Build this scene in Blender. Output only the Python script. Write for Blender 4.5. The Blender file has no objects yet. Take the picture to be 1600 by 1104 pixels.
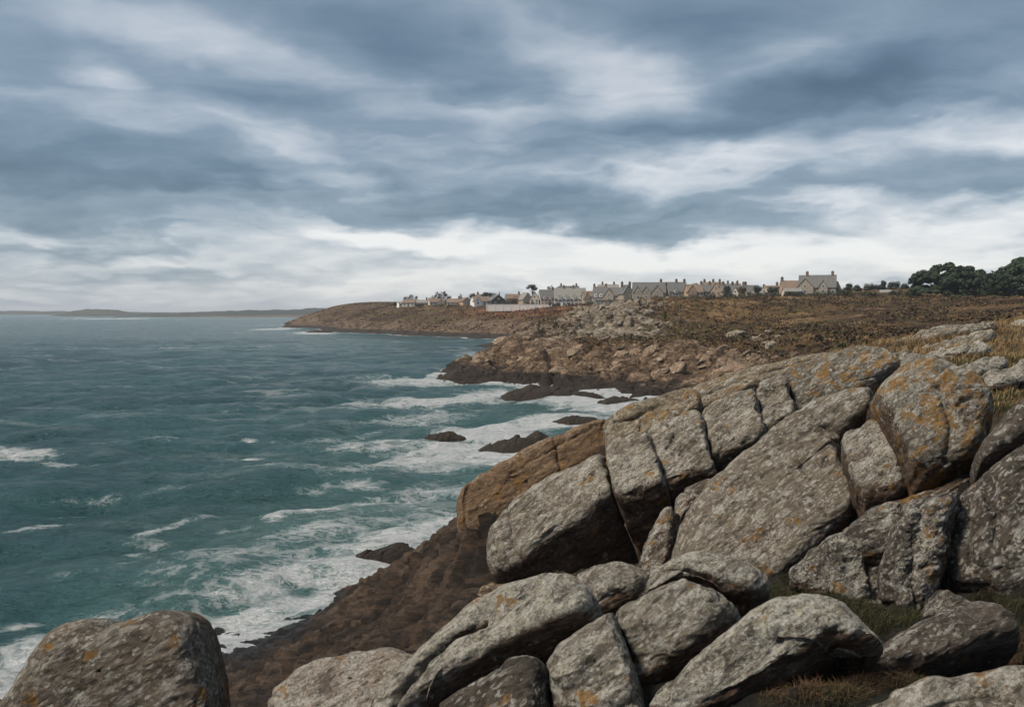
import bpy, math, random
import numpy as np
from mathutils import Vector, Matrix

R_ = math.radians
scene = bpy.context.scene
COL = scene.collection

# ------------------------------------------------------------------ camera
F = 1333.33                      # focal length in photo pixels (30 mm on 36 mm)
HOR = 485.6                      # row of the true horizon
H0 = 14.0                        # eye height above the sea
PITCH = math.atan((552 - HOR) / F)
cam_d = bpy.data.cameras.new('camera')
cam = bpy.data.objects.new('camera', cam_d)
COL.objects.link(cam)
cam.location = (0, 0, H0)
cam.rotation_euler = (math.pi / 2 - PITCH, 0, 0)
cam_d.sensor_width = 36.0
cam_d.lens = 30.0
cam_d.clip_start = 0.1
cam_d.clip_end = 60000
scene.camera = cam
CAM = np.array([0, 0, H0])


def ray(px, py):
    xc = (np.asarray(px, float) - 800) / F
    yc = (552 - np.asarray(py, float)) / F
    c, s = math.cos(PITCH), math.sin(PITCH)
    return np.stack([xc, c + yc * s, -s + yc * c], -1)


def at(px, py, D):
    r = ray(px, py)
    return CAM + r * (np.asarray(D, float) / r[..., 1])[..., None]


def sea_at(px, py, z=0.0):
    r = ray(px, py)
    t = (z - H0) / r[..., 2]
    return CAM + r * t[..., None]


# ------------------------------------------------------------------ render settings
scene.render.engine = 'CYCLES'
scene.cycles.use_denoising = True
scene.cycles.max_bounces = 6
scene.cycles.diffuse_bounces = 3
scene.cycles.glossy_bounces = 2
scene.cycles.volume_bounces = 0
scene.cycles.caustics_reflective = False
scene.cycles.caustics_refractive = False
scene.view_settings.view_transform = 'Standard'
scene.view_settings.look = 'None'
scene.view_settings.exposure = 1.7
scene.view_settings.gamma = 1.0
scene.view_settings.use_curve_mapping = False

SUN_EL, SUN_AZ = R_(56), R_(-112)   # azimuth measured from +Y towards +X


# ------------------------------------------------------------------ node helper
class NT:
    def __init__(self, tree):
        self.t = tree
        self.n = tree.nodes
        self.l = tree.links

    def node(self, typ, **kw):
        nd = self.n.new(typ)
        for k, v in kw.items():
            setattr(nd, k, v)
        return nd

    def put(self, sock, v):
        if isinstance(v, bpy.types.NodeSocket):
            self.l.new(v, sock)
        else:
            sock.default_value = v

    def math(self, op, a, b=None, c=None, clamp=False):
        nd = self.node('ShaderNodeMath', operation=op, use_clamp=clamp)
        self.put(nd.inputs[0], a)
        if b is not None:
            self.put(nd.inputs[1], b)
        if c is not None:
            self.put(nd.inputs[2], c)
        return nd.outputs[0]

    def vmath(self, op, a, b=None, out=0):
        nd = self.node('ShaderNodeVectorMath', operation=op)
        self.put(nd.inputs[0], a)
        if b is not None:
            if op == 'SCALE':
                self.put(nd.inputs['Scale'], b)
            else:
                self.put(nd.inputs[1], b)
        return nd.outputs[out]

    def noise(self, vec, scale, detail=6, rough=0.55, dist=0.0, color=False, lac=2.0):
        nd = self.node('ShaderNodeTexNoise')
        if vec is not None:
            self.put(nd.inputs['Vector'], vec)
        nd.inputs['Scale'].default_value = scale
        nd.inputs['Detail'].default_value = detail
        nd.inputs['Roughness'].default_value = rough
        nd.inputs['Distortion'].default_value = dist
        nd.inputs['Lacunarity'].default_value = lac
        return nd.outputs['Color' if color else 0]

    def voronoi(self, vec, scale, feature='F1', out='Distance', rand=1.0):
        nd = self.node('ShaderNodeTexVoronoi', feature=feature)
        self.put(nd.inputs['Vector'], vec)
        nd.inputs['Scale'].default_value = scale
        nd.inputs['Randomness'].default_value = rand
        return nd.outputs[out]

    def mapping(self, vec, loc=(0, 0, 0), rot=(0, 0, 0), scale=(1, 1, 1), typ='POINT'):
        nd = self.node('ShaderNodeMapping', vector_type=typ)
        self.put(nd.inputs['Vector'], vec)
        nd.inputs['Location'].default_value = loc
        nd.inputs['Rotation'].default_value = rot
        nd.inputs['Scale'].default_value = scale
        return nd.outputs[0]

    def step(self, v, a, b, lo=0.0, hi=1.0):
        nd = self.node('ShaderNodeMapRange', interpolation_type='SMOOTHSTEP')
        self.put(nd.inputs[0], v)
        nd.inputs[1].default_value = a
        nd.inputs[2].default_value = b
        nd.inputs[3].default_value = lo
        nd.inputs[4].default_value = hi
        return nd.outputs[0]

    def mix(self, f, a, b, blend='MIX'):
        nd = self.node('ShaderNodeMix', data_type='RGBA', blend_type=blend)
        self.put(nd.inputs[0], f)
        for s, v in ((nd.inputs[6], a), (nd.inputs[7], b)):
            if isinstance(v, tuple) and len(v) == 3:
                v = v + (1.0,)
            self.put(s, v)
        return nd.outputs[2]

    def ramp(self, v, stops, interp='LINEAR'):
        nd = self.node('ShaderNodeValToRGB')
        self.put(nd.inputs[0], v)
        cr = nd.color_ramp
        cr.interpolation = interp
        while len(cr.elements) < len(stops):
            cr.elements.new(0.5)
        for e, (p, c) in zip(cr.elements, stops):
            e.position = p
            e.color = tuple(c) + (1.0,)
        return nd.outputs[0]

    def attr(self, name):
        return self.node('ShaderNodeAttribute', attribute_name=name).outputs['Fac']

    def bump(self, h, dist, strength=1.0, normal=None):
        nd = self.node('ShaderNodeBump')
        nd.inputs['Strength'].default_value = strength
        nd.inputs['Distance'].default_value = dist
        self.put(nd.inputs['Height'], h)
        if normal is not None:
            self.put(nd.inputs['Normal'], normal)
        return nd.outputs[0]


def new_mat(name):
    m = bpy.data.materials.new(name)
    m.use_nodes = True
    T = NT(m.node_tree)
    T.n.clear()
    out = T.node('ShaderNodeOutputMaterial')
    b = T.node('ShaderNodeBsdfPrincipled')
    T.l.new(b.outputs[0], out.inputs['Surface'])
    return m, T, b


# ------------------------------------------------------------------ world: overcast sky
world = bpy.data.worlds.new('World')
scene.world = world
world.use_nodes = True
W = NT(world.node_tree)
W.n.clear()
wout = W.node('ShaderNodeOutputWorld')
bg = W.node('ShaderNodeBackground')
W.l.new(bg.outputs[0], wout.inputs['Surface'])
SKY_STRENGTH = 0.1
bg.inputs['Strength'].default_value = SKY_STRENGTH
sky = W.node('ShaderNodeTexSky', sky_type='NISHITA')
sky.sun_disc = False
sky.sun_elevation = SUN_EL
sky.sun_rotation = SUN_AZ
sky.altitude = 15
tc = W.node('ShaderNodeTexCoord')
dirv = W.vmath('NORMALIZE', tc.outputs['Generated'])
sep = W.node('ShaderNodeSeparateXYZ')
W.l.new(dirv, sep.inputs[0])
dx, dy, dz = sep.outputs
zc = W.math('ADD', W.math('MAXIMUM', dz, 0.0), 0.20)
cmb = W.node('ShaderNodeCombineXYZ')
W.put(cmb.inputs[0], W.math('DIVIDE', dx, zc))
W.put(cmb.inputs[1], W.math('DIVIDE', dy, zc))
cloud_p = cmb.outputs[0]
az = W.math('ARCTAN2', dx, dy)
el = W.math('ARCSINE', dz)
cmb2 = W.node('ShaderNodeCombineXYZ')
W.put(cmb2.inputs[0], az)
W.put(cmb2.inputs[1], el)
ae = cmb2.outputs[0]
# billow warp so that no cloud edge is a clean ellipse
wn = W.noise(W.mapping(cloud_p, loc=(3.1, 7.7, 0), scale=(1.0, 0.8, 1)), 1.6, 5, 0.5, 0.3, color=True)
wv = W.vmath('MULTIPLY', W.vmath('SUBTRACT', wn, (0.5, 0.5, 0.5)), (0.24, 0.10, 0))
wn2 = W.noise(W.mapping(cloud_p, loc=(13.1, 2.7, 0), scale=(1.0, 0.8, 1)), 4.5, 5, 0.5, 0.0, color=True)
wv = W.vmath('ADD', wv, W.vmath('MULTIPLY', W.vmath('SUBTRACT', wn2, (0.5, 0.5, 0.5)), (0.12, 0.05, 0)))
aew = W.vmath('ADD', ae, wv)

CLOUDS = [  # photo px centre, radii, rotation (deg, + = falls to the right), brightness change
    (-20, 60, 260, 90, 0, -.20), (30, 250, 330, 75, 6, -.22), (330, 265, 330, 60, 4, -.12),
    (700, 95, 260, 85, 12, -.24), (520, -10, 220, 50, 5, -.12), (1090, 40, 260, 85, 12, -.22),
    (1300, 158, 250, 62, -2, -.30), (1040, 205, 300, 46, -6, -.24), (700, 292, 340, 44, 0, -.16),
    (1500, 50, 280, 110, 0, -.16), (350, 110, 190, 45, 15, -.10), (1000, 338, 190, 24, 4, -.17), (1390, 292, 260, 44, 0, -.15),
    (820, 300, 100, 26, 0, -.08), (1560, 262, 200, 44, 4, -.10), (1230, 362, 190, 22, 3, -.16), (480, 345, 260, 22, 0, -.10),
    (1420, 338, 140, 16, 2, -.12), (200, 372, 320, 26, 2, -.08), (330, 420, 260, 18, -3, -.10), (830, 60, 80, 30, 0, -.05),
    (200, 20, 200, 40, 8, .20), (112, 96, 75, 34, 18, .22), (965, 105, 170, 62, 26, .26),
    (1255, 100, 140, 50, -8, .26), (760, 168, 240, 34, 8, .20), (450, 78, 150, 32, 6, .13), (440, 225, 100, 34, 16, .22),
    (525, 285, 110, 18, 2, .22), (1080, 262, 250, 40, 0, .20), (1360, 206, 200, 26, 8, .22),
    (1010, 280, 100, 20, 0, .14), (595, 362, 150, 22, 8, .34), (720, 385, 150, 18, 6, .2), (1285, 328, 120, 22, 6, .30),
    (30, 335, 130, 18, 8, .24), (240, 350, 80, 10, 2, .14), (200, 200, 200, 26, 12, .10), (60, 405, 200, 16, 4, .10), (250, 398, 100, 12, 6, .14),
    (900, 425, 760, 95, 0, .29), (1150, 400, 460, 50, 0, .13), (900, 370, 240, 26, 4, .2), (250, 452, 520, 32, 0, .16),
    (1540, 345, 130, 26, -4, .28), (1600, 190, 140, 70, 0, .20), (1520, 395, 240, 40, 0, .16), (1600, 455, 200, 40, 0, .05),
]
acc = None
for (cx, cy, rx, ry, rot, amp) in CLOUDS:
    r = ray(cx, cy)
    r = r / np.linalg.norm(r)
    a0, e0 = math.atan2(r[0], r[1]), math.asin(r[2])
    k = 1.45 / F
    q = W.mapping(aew, loc=(a0, e0, 0), rot=(0, 0, R_(-rot)), scale=(rx * k, ry * k, 1), typ='TEXTURE')
    d = W.vmath('LENGTH', q, out='Value')
    g = W.step(d, 1.0, 0.0, 0.0, amp * 1.10)
    acc = g if acc is None else W.math('ADD', acc, g)
streak = W.noise(W.mapping(cloud_p, rot=(0, 0, 0.15), scale=(0.75, 1.3, 1)), 1.45, 8, 0.50, 0.35)
fine = W.noise(W.mapping(cloud_p, loc=(5, 9, 0), rot=(0, 0, -0.1), scale=(0.75, 1.3, 1)), 4.2, 8, 0.55, 0.3)
b_ = W.math('MULTIPLY_ADD', W.math('SUBTRACT', streak, 0.5), 0.38, 0.49)
b_ = W.math('MULTIPLY_ADD', W.math('SUBTRACT', fine, 0.5), 0.34, b_)
b_ = W.math('ADD', b_, acc)
band = W.noise(W.mapping(aew, loc=(2.3, .7, 0), rot=(0, 0, .03), scale=(3.2, 24, 1)), 1.0, 6, 0.55, 0.4)
b_ = W.math('ADD', b_, W.math('MULTIPLY', W.math('MULTIPLY', W.math('SUBTRACT', band, .5), .85), W.step(el, .42, .10)))
cl = W.ramp(b_, [(0.0, (.0175, .0300, .0435)), (0.20, (.0345, .0535, .0720)), (0.42, (.070, .091, .113)), (0.62, (.138, .153, .169)),
                 (0.85, (.228, .230, .234)), (1.0, (.262, .262, .258))])
cl = W.vmath('SCALE', cl, 1.0 / SKY_STRENGTH)
full = W.mix(0.93, sky.outputs[0], cl)
W.put(bg.inputs['Color'], full)
world.cycles.sampling_method = 'MANUAL'
world.cycles.sample_map_resolution = 512

# ------------------------------------------------------------------ sun behind the cloud
sd = bpy.data.lights.new('sun', 'SUN')
sd.energy = 1.5
sd.angle = R_(11)
sd.color = (1.0, 0.90, 0.76)
sun = bpy.data.objects.new('sun', sd)
COL.objects.link(sun)
sv = Vector((math.sin(SUN_AZ) * math.cos(SUN_EL), math.cos(SUN_AZ) * math.cos(SUN_EL), math.sin(SUN_EL)))
sun.rotation_euler = sv.to_track_quat('Z', 'Y').to_euler()
sun.location = (0, 0, 60)


# ------------------------------------------------------------------ numpy noise
def _hash(ix, iy, iz, seed):
    h = (ix.astype(np.uint32) * np.uint32(374761393) + iy.astype(np.uint32) * np.uint32(668265263)
         + iz.astype(np.uint32) * np.uint32(2147483647) + np.uint32(seed * 974711 + 12345))
    h = (h ^ (h >> np.uint32(13))) * np.uint32(1274126177)
    h = h ^ (h >> np.uint32(16))
    h = h * np.uint32(2246822519)
    return h ^ (h >> np.uint32(15))


def hash01(ix, iy, iz, seed):
    return (_hash(ix, iy, iz, seed) & np.uint32(0xFFFFFF)).astype(np.float64) / 16777215.0


def gnoise(p, seed=0):
    """gradient noise, about -1..1, p (N,3)"""
    pf = np.floor(p)
    i = pf.astype(np.int64)
    f = p - pf
    u = f * f * f * (f * (f * 6 - 15) + 10)
    res = np.zeros(len(p))
    for ox in (0, 1):
        wx = u[:, 0] if ox else 1 - u[:, 0]
        for oy in (0, 1):
            wy = u[:, 1] if oy else 1 - u[:, 1]
            for oz in (0, 1):
                wz = u[:, 2] if oz else 1 - u[:, 2]
                h = _hash(i[:, 0] + ox, i[:, 1] + oy, i[:, 2] + oz, seed)
                gx = (h & np.uint32(1023)).astype(np.float64) / 511.5 - 1
                gy = ((h >> np.uint32(10)) & np.uint32(1023)).astype(np.float64) / 511.5 - 1
                gz = ((h >> np.uint32(20)) & np.uint32(1023)).astype(np.float64) / 511.5 - 1
                res += wx * wy * wz * (gx * (f[:, 0] - ox) + gy * (f[:, 1] - oy) + gz * (f[:, 2] - oz))
    return res * 1.25


def fbm(p, octaves=4, seed=0, gain=0.5, ridged=False):
    a, s, r = 1.0, 1.0, np.zeros(len(p))
    for o in range(octaves):
        n = gnoise(p * s, seed + o * 17)
        r += a * ((1 - 2 * np.abs(n)) if ridged else n)
        a *= gain
        s *= 2.03
    return r


def worley(p, seed=0):
    """F1, F2 and a random value of the nearest cell plus the offset to it, on (N,3)"""
    pf = np.floor(p)
    i = pf.astype(np.int64)
    f1 = np.full(len(p), 9.0)
    f2 = np.full(len(p), 9.0)
    cid = np.zeros(len(p))
    off = np.zeros((len(p), 3))
    for ox in (-1, 0, 1):
        for oy in (-1, 0, 1):
            for oz in (-1, 0, 1):
                c = i + np.array([ox, oy, oz])
                q = np.stack([hash01(c[:, 0], c[:, 1], c[:, 2], seed + k) for k in (1, 2, 3)], 1)
                dv = p - (c + q)
                d = np.sqrt((dv ** 2).sum(1))
                near = d < f1
                f2 = np.where(near, f1, np.minimum(f2, d))
                cid = np.where(near, hash01(c[:, 0], c[:, 1], c[:, 2], seed + 9), cid)
                off = np.where(near[:, None], dv, off)
                f1 = np.where(near, d, f1)
    return f1, f2, cid, off


def sstep(x, a, b):
    t = np.clip((x - a) / (b - a), 0, 1)
    return t * t * (3 - 2 * t)


# ------------------------------------------------------------------ mesh helpers
def mesh_np(name, V, Fq, smooth=True, attrs=None):
    """V (N,3); Fq (M,3|4) int array"""
    me = bpy.data.meshes.new(name)
    V = np.ascontiguousarray(V, dtype=np.float32)
    Fq = np.ascontiguousarray(Fq, dtype=np.int32)
    k = Fq.shape[1]
    me.vertices.add(len(V))
    me.vertices.foreach_set('co', V.ravel())
    me.loops.add(Fq.size)
    me.loops.foreach_set('vertex_index', Fq.ravel())
    me.polygons.add(len(Fq))
    me.polygons.foreach_set('loop_start', np.arange(0, Fq.size, k, dtype=np.int32))
    me.polygons.foreach_set('loop_total', np.full(len(Fq), k, dtype=np.int32))
    me.polygons.foreach_set('use_smooth', np.full(len(Fq), smooth, dtype=bool))
    me.update(calc_edges=True)
    for an, av in (attrs or {}).items():
        a = me.attributes.new(an, 'FLOAT', 'POINT')
        a.data.foreach_set('value', np.ascontiguousarray(av, dtype=np.float32))
    return me


def grid_faces(nr, nc, wrap=False):
    r = np.arange(nr - 1)[:, None]
    c = np.arange(nc if wrap else nc - 1)[None, :]
    a = r * nc + c
    b = r * nc + (c + 1) % nc
    return np.stack([a, b, b + nc, a + nc], -1).reshape(-1, 4)


def link(name, me, mat=None, parent=None, loc=(0, 0, 0), rz=0.0):
    o = bpy.data.objects.new(name, me)
    COL.objects.link(o)
    if mat is not None and me is not None and len(me.materials) == 0:
        me.materials.append(mat)
    o.location = loc
    o.rotation_euler = (0, 0, rz)
    if parent is not None:
        o.parent = parent
    return o


def tag(o, label=None, cat=None, group=None, kind=None):
    if label:
        o['label'] = label
    if cat:
        o['category'] = cat
    if group:
        o['group'] = group
    if kind:
        o['kind'] = kind
    return o


class TPS:
    """thin-plate surface through (x, y, z) control points"""
    def __init__(self, pts, smooth=0.0):
        P = np.array(pts, float)
        self.sc = 1.0 / max(np.ptp(P[:, 0]), np.ptp(P[:, 1]))
        X = P[:, :2] * self.sc
        n = len(X)
        A = np.zeros((n + 3, n + 3))
        A[:n, :n] = self.k(X, X) + np.eye(n) * smooth
        A[:n, n] = 1
        A[:n, n + 1:] = X
        A[n, :n] = 1
        A[n + 1:, :n] = X.T
        b = np.zeros(n + 3)
        b[:n] = P[:, 2]
        self.w = np.linalg.lstsq(A, b, rcond=None)[0]
        self.X = X

    @staticmethod
    def k(A, B):
        r2 = ((A[:, None, :] - B[None]) ** 2).sum(-1)
        return 0.5 * r2 * np.log(r2 + 1e-12)

    def __call__(self, x, y):
        q = np.stack([x, y], 1) * self.sc
        out = np.empty(len(q))
        for s in range(0, len(q), 50000):
            e = q[s:s + 50000]
            out[s:s + 50000] = self.k(e, self.X) @ self.w[:-3] + self.w[-3] + e @ self.w[-2:]
        return out


def polar(px0, px1, npx, d0, d1, nd, gamma=1.0):
    """fan of ground points: rows of growing depth, columns across"""
    pxs = np.linspace(px0, px1, npx)
    t = np.linspace(0, 1, nd) ** gamma
    ds = d0 * (d1 / d0) ** t
    D, X = np.meshgrid(ds, pxs, indexing='ij')
    return (X - 800) / F * D, D

# ================================================================== MATERIALS OF THE SETTING
def mat_shore():
    """weathered brown shore granite with turf and dry grass higher up"""
    m, T, b = new_mat('shore_granite')
    P = T.node('ShaderNodeTexCoord').outputs['Object']
    st = T.mapping(P, rot=(R_(20), R_(-28), R_(32)), scale=(0.5, 1.5, 1.6))
    n1 = T.noise(st, 0.8, 8, 0.66, 0.9)
    n2 = T.noise(st, 3.4, 10, 0.74, 0.5)
    n3 = T.noise(P, 0.30, 4, 0.5)
    n4 = T.noise(st, 22.0, 6, 0.7)
    rock = T.ramp(T.math('MULTIPLY_ADD', n2, 0.55, T.math('MULTIPLY', n1, 0.45)),
                  [(0.34, (.008, .006, .0045)), (0.44, (.030, .0205, .014)), (0.53, (.080, .052, .033)), (0.62, (.155, .100, .063)), (0.72, (.24, .17, .12))])
    sa = T.math('ADD', T.attr('strata'), T.math('MULTIPLY', T.math('SUBTRACT', n2, .5), .9))
    rock = T.mix(T.step(sa, .62, .28, 0, .75), rock, T.mix(1.0, rock, (.30, .27, .25), 'MULTIPLY'))
    rock = T.mix(T.step(sa, .70, .98, 0, .55), rock, T.ramp(n4, [(.35, (.10, .065, .042)), (.65, (.27, .185, .125))]))
    rock = T.mix(T.step(n3, .40, .62, 0, .6), rock, T.mix(1.0, rock, (.62, .54, .48), 'MULTIPLY'))
    pale = T.math('MULTIPLY', T.step(T.noise(st, 3.0, 9, 0.7), .53, .66), T.attr('pale'))
    rock = T.mix(pale, rock, T.ramp(n4, [(.35, (.22, .20, .17)), (.62, (.46, .44, .40))]))
    sepz = T.node('ShaderNodeSeparateXYZ')
    T.put(sepz.inputs[0], P)
    hz = T.math('ADD', sepz.outputs[2], T.math('MULTIPLY', T.math('SUBTRACT', n1, .5), 1.8))
    wet = T.step(hz, 1.9, 0.5)
    rock = T.mix(T.math('MULTIPLY', wet, .92), rock, (.014, .0125, .0115))
    turf = T.ramp(T.noise(P, 2.2, 8, .66), [(.30, (.012, .013, .006)), (.44, (.036, .034, .013)), (.55, (.09, .066, .028)), (.68, (.19, .125, .054)), (.8, (.27, .20, .10))])
    turf = T.mix(T.step(T.noise(P, .55, 4, .6), .45, .62), turf, T.mix(1.0, turf, (1.25, .80, .60), 'MULTIPLY'))
    g = T.step(T.math('ADD', T.attr('grass'), T.math('MULTIPLY', T.math('SUBTRACT', n2, .5), .9)), .38, .62)
    soil = T.ramp(n2, [(.36, (.007, .006, .004)), (.52, (.026, .021, .011)), (.68, (.065, .052, .024))])
    rock = T.mix(T.step(T.math('ADD', T.attr('soil'), T.math('MULTIPLY', T.math('SUBTRACT', n2, .5), .7)), .35, .6), rock, soil)
    T.put(b.inputs['Base Color'], T.mix(g, rock, turf))
    T.put(b.inputs['Roughness'], T.mix(wet, (.85,) * 3, (.42,) * 3))
    T.put(b.inputs['Specular IOR Level'], .35)
    h = T.math('MULTIPLY_ADD', n4, .60, n2)
    T.put(b.inputs['Normal'], T.bump(h, .30, 1.0))
    return m


def mat_heath(name='heath', blue=0.0, rocky=1.0):
    m, T, b = new_mat(name)
    P = T.node('ShaderNodeTexCoord').outputs['Object']
    st = T.mapping(P, scale=(.6, 1.0, 1.4))
    n1 = T.noise(st, .045, 6, .6, .4)
    n2 = T.noise(st, .16, 9, .68, .3)
    n3 = T.noise(P, .9, 6, .7)
    v = T.math('ADD', T.math('MULTIPLY', n1, .45), T.math('ADD', T.math('MULTIPLY', n2, .40), T.math('MULTIPLY', n3, .15)))
    heath = T.ramp(v, [(.34, (.010, .0065, .0045)), (.43, (.034, .020, .012)), (.50, (.074, .045, .022)), (.57, (.135, .084, .038)), (.66, (.225, .150, .078))])
    olive = T.ramp(n3, [(.3, (.017, .015, .007)), (.7, (.090, .074, .028))])
    heath = T.mix(T.step(T.noise(st, .09, 7, .6, .5), .50, .60, 0, .8), heath, olive)
    straw = T.ramp(n3, [(.3, (.12, .072, .036)), (.7, (.25, .17, .095))])
    heath = T.mix(T.math('MULTIPLY', T.step(T.noise(T.mapping(P, loc=(40, 3, 0), scale=(.5, 1.1, 1)), .10, 8, .62, .3), .55, .64), T.attr('dry')), heath, straw)
    rs = T.mapping(P, rot=(R_(15), R_(20), R_(25)), scale=(.6, 1.3, 1.8))
    r1 = T.noise(rs, .35, 9, .7, .4)
    r2 = T.noise(rs, 1.6, 8, .7)
    rv = T.math('MULTIPLY_ADD', r2, .5, T.math('MULTIPLY', r1, .5))
    rock = T.ramp(rv, [(.38, (.012, .0085, .006)), (.46, (.056, .037, .024)), (.53, (.135, .092, .060)), (.61, (.28, .205, .14))])
    prock = T.ramp(rv, [(.36, (.030, .025, .017)), (.45, (.13, .112, .082)), (.54, (.29, .26, .21)), (.63, (.50, .465, .41))])
    rock = T.mix(T.attr('pale'), rock, prock)
    f = T.step(T.math('ADD', T.attr('rock'), T.math('MULTIPLY', T.math('SUBTRACT', T.noise(st, .24, 9, .72, .4), .5), 2.0 * rocky)), .42, .58)
    col = T.mix(f, heath, rock)
    sepz = T.node('ShaderNodeSeparateXYZ')
    T.put(sepz.inputs[0], P)
    hz = T.math('ADD', sepz.outputs[2], T.math('MULTIPLY', T.math('SUBTRACT', r1, .5), 2.6))
    wet = T.step(hz, 3.0, 1.9)
    col = T.mix(T.math('MULTIPLY', wet, .93), col, T.ramp(r2, [(.35, (.010, .009, .008)), (.7, (.045, .036, .030))]))
    col = T.mix(T.math('MULTIPLY', T.attr('lawn'), T.step(n3, .3, .6, .5, 1.0)), col, (.26, .105, .045))
    T.put(b.inputs['Base Color'], col)
    T.put(b.inputs['Roughness'], .9)
    T.put(b.inputs['Specular IOR Level'], .15)
    h = T.math('MULTIPLY_ADD', r2, .6, T.math('ADD', n2, T.math('MULTIPLY', n3, .5)))
    T.put(b.inputs['Normal'], T.bump(h, .9, .9))
    return m


def mat_far(name, c1, c2, scale):
    m, T, b = new_mat(name)
    P = T.node('ShaderNodeTexCoord').outputs['Object']
    n = T.noise(T.mapping(P, scale=(.6, 1, 3)), scale, 6, .65)
    T.put(b.inputs['Base Color'], T.ramp(n, [(.38, c1), (.62, c2)]))
    T.put(b.inputs['Roughness'], .95)
    T.put(b.inputs['Specular IOR Level'], .1)
    return m


def mat_sea():
    m, T, b = new_mat('sea_water')
    P = T.node('ShaderNodeTexCoord').outputs['Object']
    near, foam = T.attr('near'), T.attr('foam')
    big = T.noise(T.mapping(P, scale=(.5, 1, 1)), .018, 5, .55, .5)
    deep = T.mix(T.step(big, .36, .64), (.029, .087, .099), (.048, .130, .141))
    water = T.mix(near, deep, (.092, .178, .170))
    # foam: lace of bubbles that thickens with the foam attribute
    wp = T.vmath('ADD', P, T.vmath('MULTIPLY', T.vmath('SUBTRACT', T.noise(P, .25, 5, .6, color=True), (.5, .5, .5)), (5.0, 5.0, 0)))
    sm = T.mapping(wp, rot=(0, 0, R_(-8)), scale=(.75, 1.0, 1))
    lace = T.voronoi(sm, .62, 'DISTANCE_TO_EDGE')
    lace2 = T.voronoi(T.mapping(wp, loc=(9, 4, 0)), 1.7, 'DISTANCE_TO_EDGE')
    web = T.math('MAXIMUM', T.step(lace, .20, .0), T.math('MULTIPLY', T.step(lace2, .20, .0), .8))
    cl1 = T.noise(sm, .36, 9, .72, .6)
    cl2 = T.noise(T.mapping(P, scale=(.6, 1.1, 1)), 1.3, 8, .74, .5)
    pat = T.math('ADD', T.math('MULTIPLY', cl1, .60), T.math('ADD', T.math('MULTIPLY', cl2, .36), T.math('MULTIPLY', web, .13)))
    thr = T.math('MULTIPLY_ADD', foam, -.53, .88)
    fm = T.step(T.math('SUBTRACT', pat, thr), -.11, .17)
    # scattered small whitecaps out at sea
    wc = T.noise(T.mapping(P, rot=(0, 0, R_(6)), scale=(.16, .5, 1)), .33, 7, .62, .4)
    wcb = T.noise(T.mapping(P, scale=(.5, 1, 1)), .012, 3, .5)
    wc = T.math('MULTIPLY', T.step(wc, .54, .66), T.step(wcb, .40, .58))
    fm = T.math('MAXIMUM', fm, T.math('MULTIPLY', wc, .50))
    soft = T.math('MULTIPLY', T.step(foam, .1, .9), T.step(cl1, .35, .65, .15, .5))
    water = T.mix(soft, water, (.13, .27, .265))
    col = T.mix(fm, water, (.62, .645, .66))
    T.put(b.inputs['Base Color'], col)
    T.put(b.inputs['Roughness'], T.mix(fm, (.17,) * 3, (.9,) * 3))
    b.inputs['IOR'].default_value = 1.333
    T.put(b.inputs['Specular IOR Level'], .36)
    r1 = T.noise(T.mapping(P, rot=(0, 0, R_(10)), scale=(.62, 1.1, 1)), .62, 8, .66, .25)
    r2 = T.noise(T.mapping(P, rot=(0, 0, R_(-14)), scale=(.6, 1.1, 1)), 2.6, 6, .6, .15)
    r3 = T.noise(T.mapping(P, rot=(0, 0, R_(4)), scale=(.42, 1.0, 1)), .085, 6, .6, .3)
    bn = T.bump(r3, 3.4, .6)
    bn = T.bump(r1, 5.0, 1.0, bn)
    bn = T.bump(T.math('ADD', r2, T.math('MULTIPLY', fm, .25)), .26, .9, bn)
    T.put(b.inputs['Normal'], bn)
    return m


MAT_SHORE = mat_shore()
MAT_HEATH = mat_heath()
MAT_SEA = mat_sea()

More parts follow.
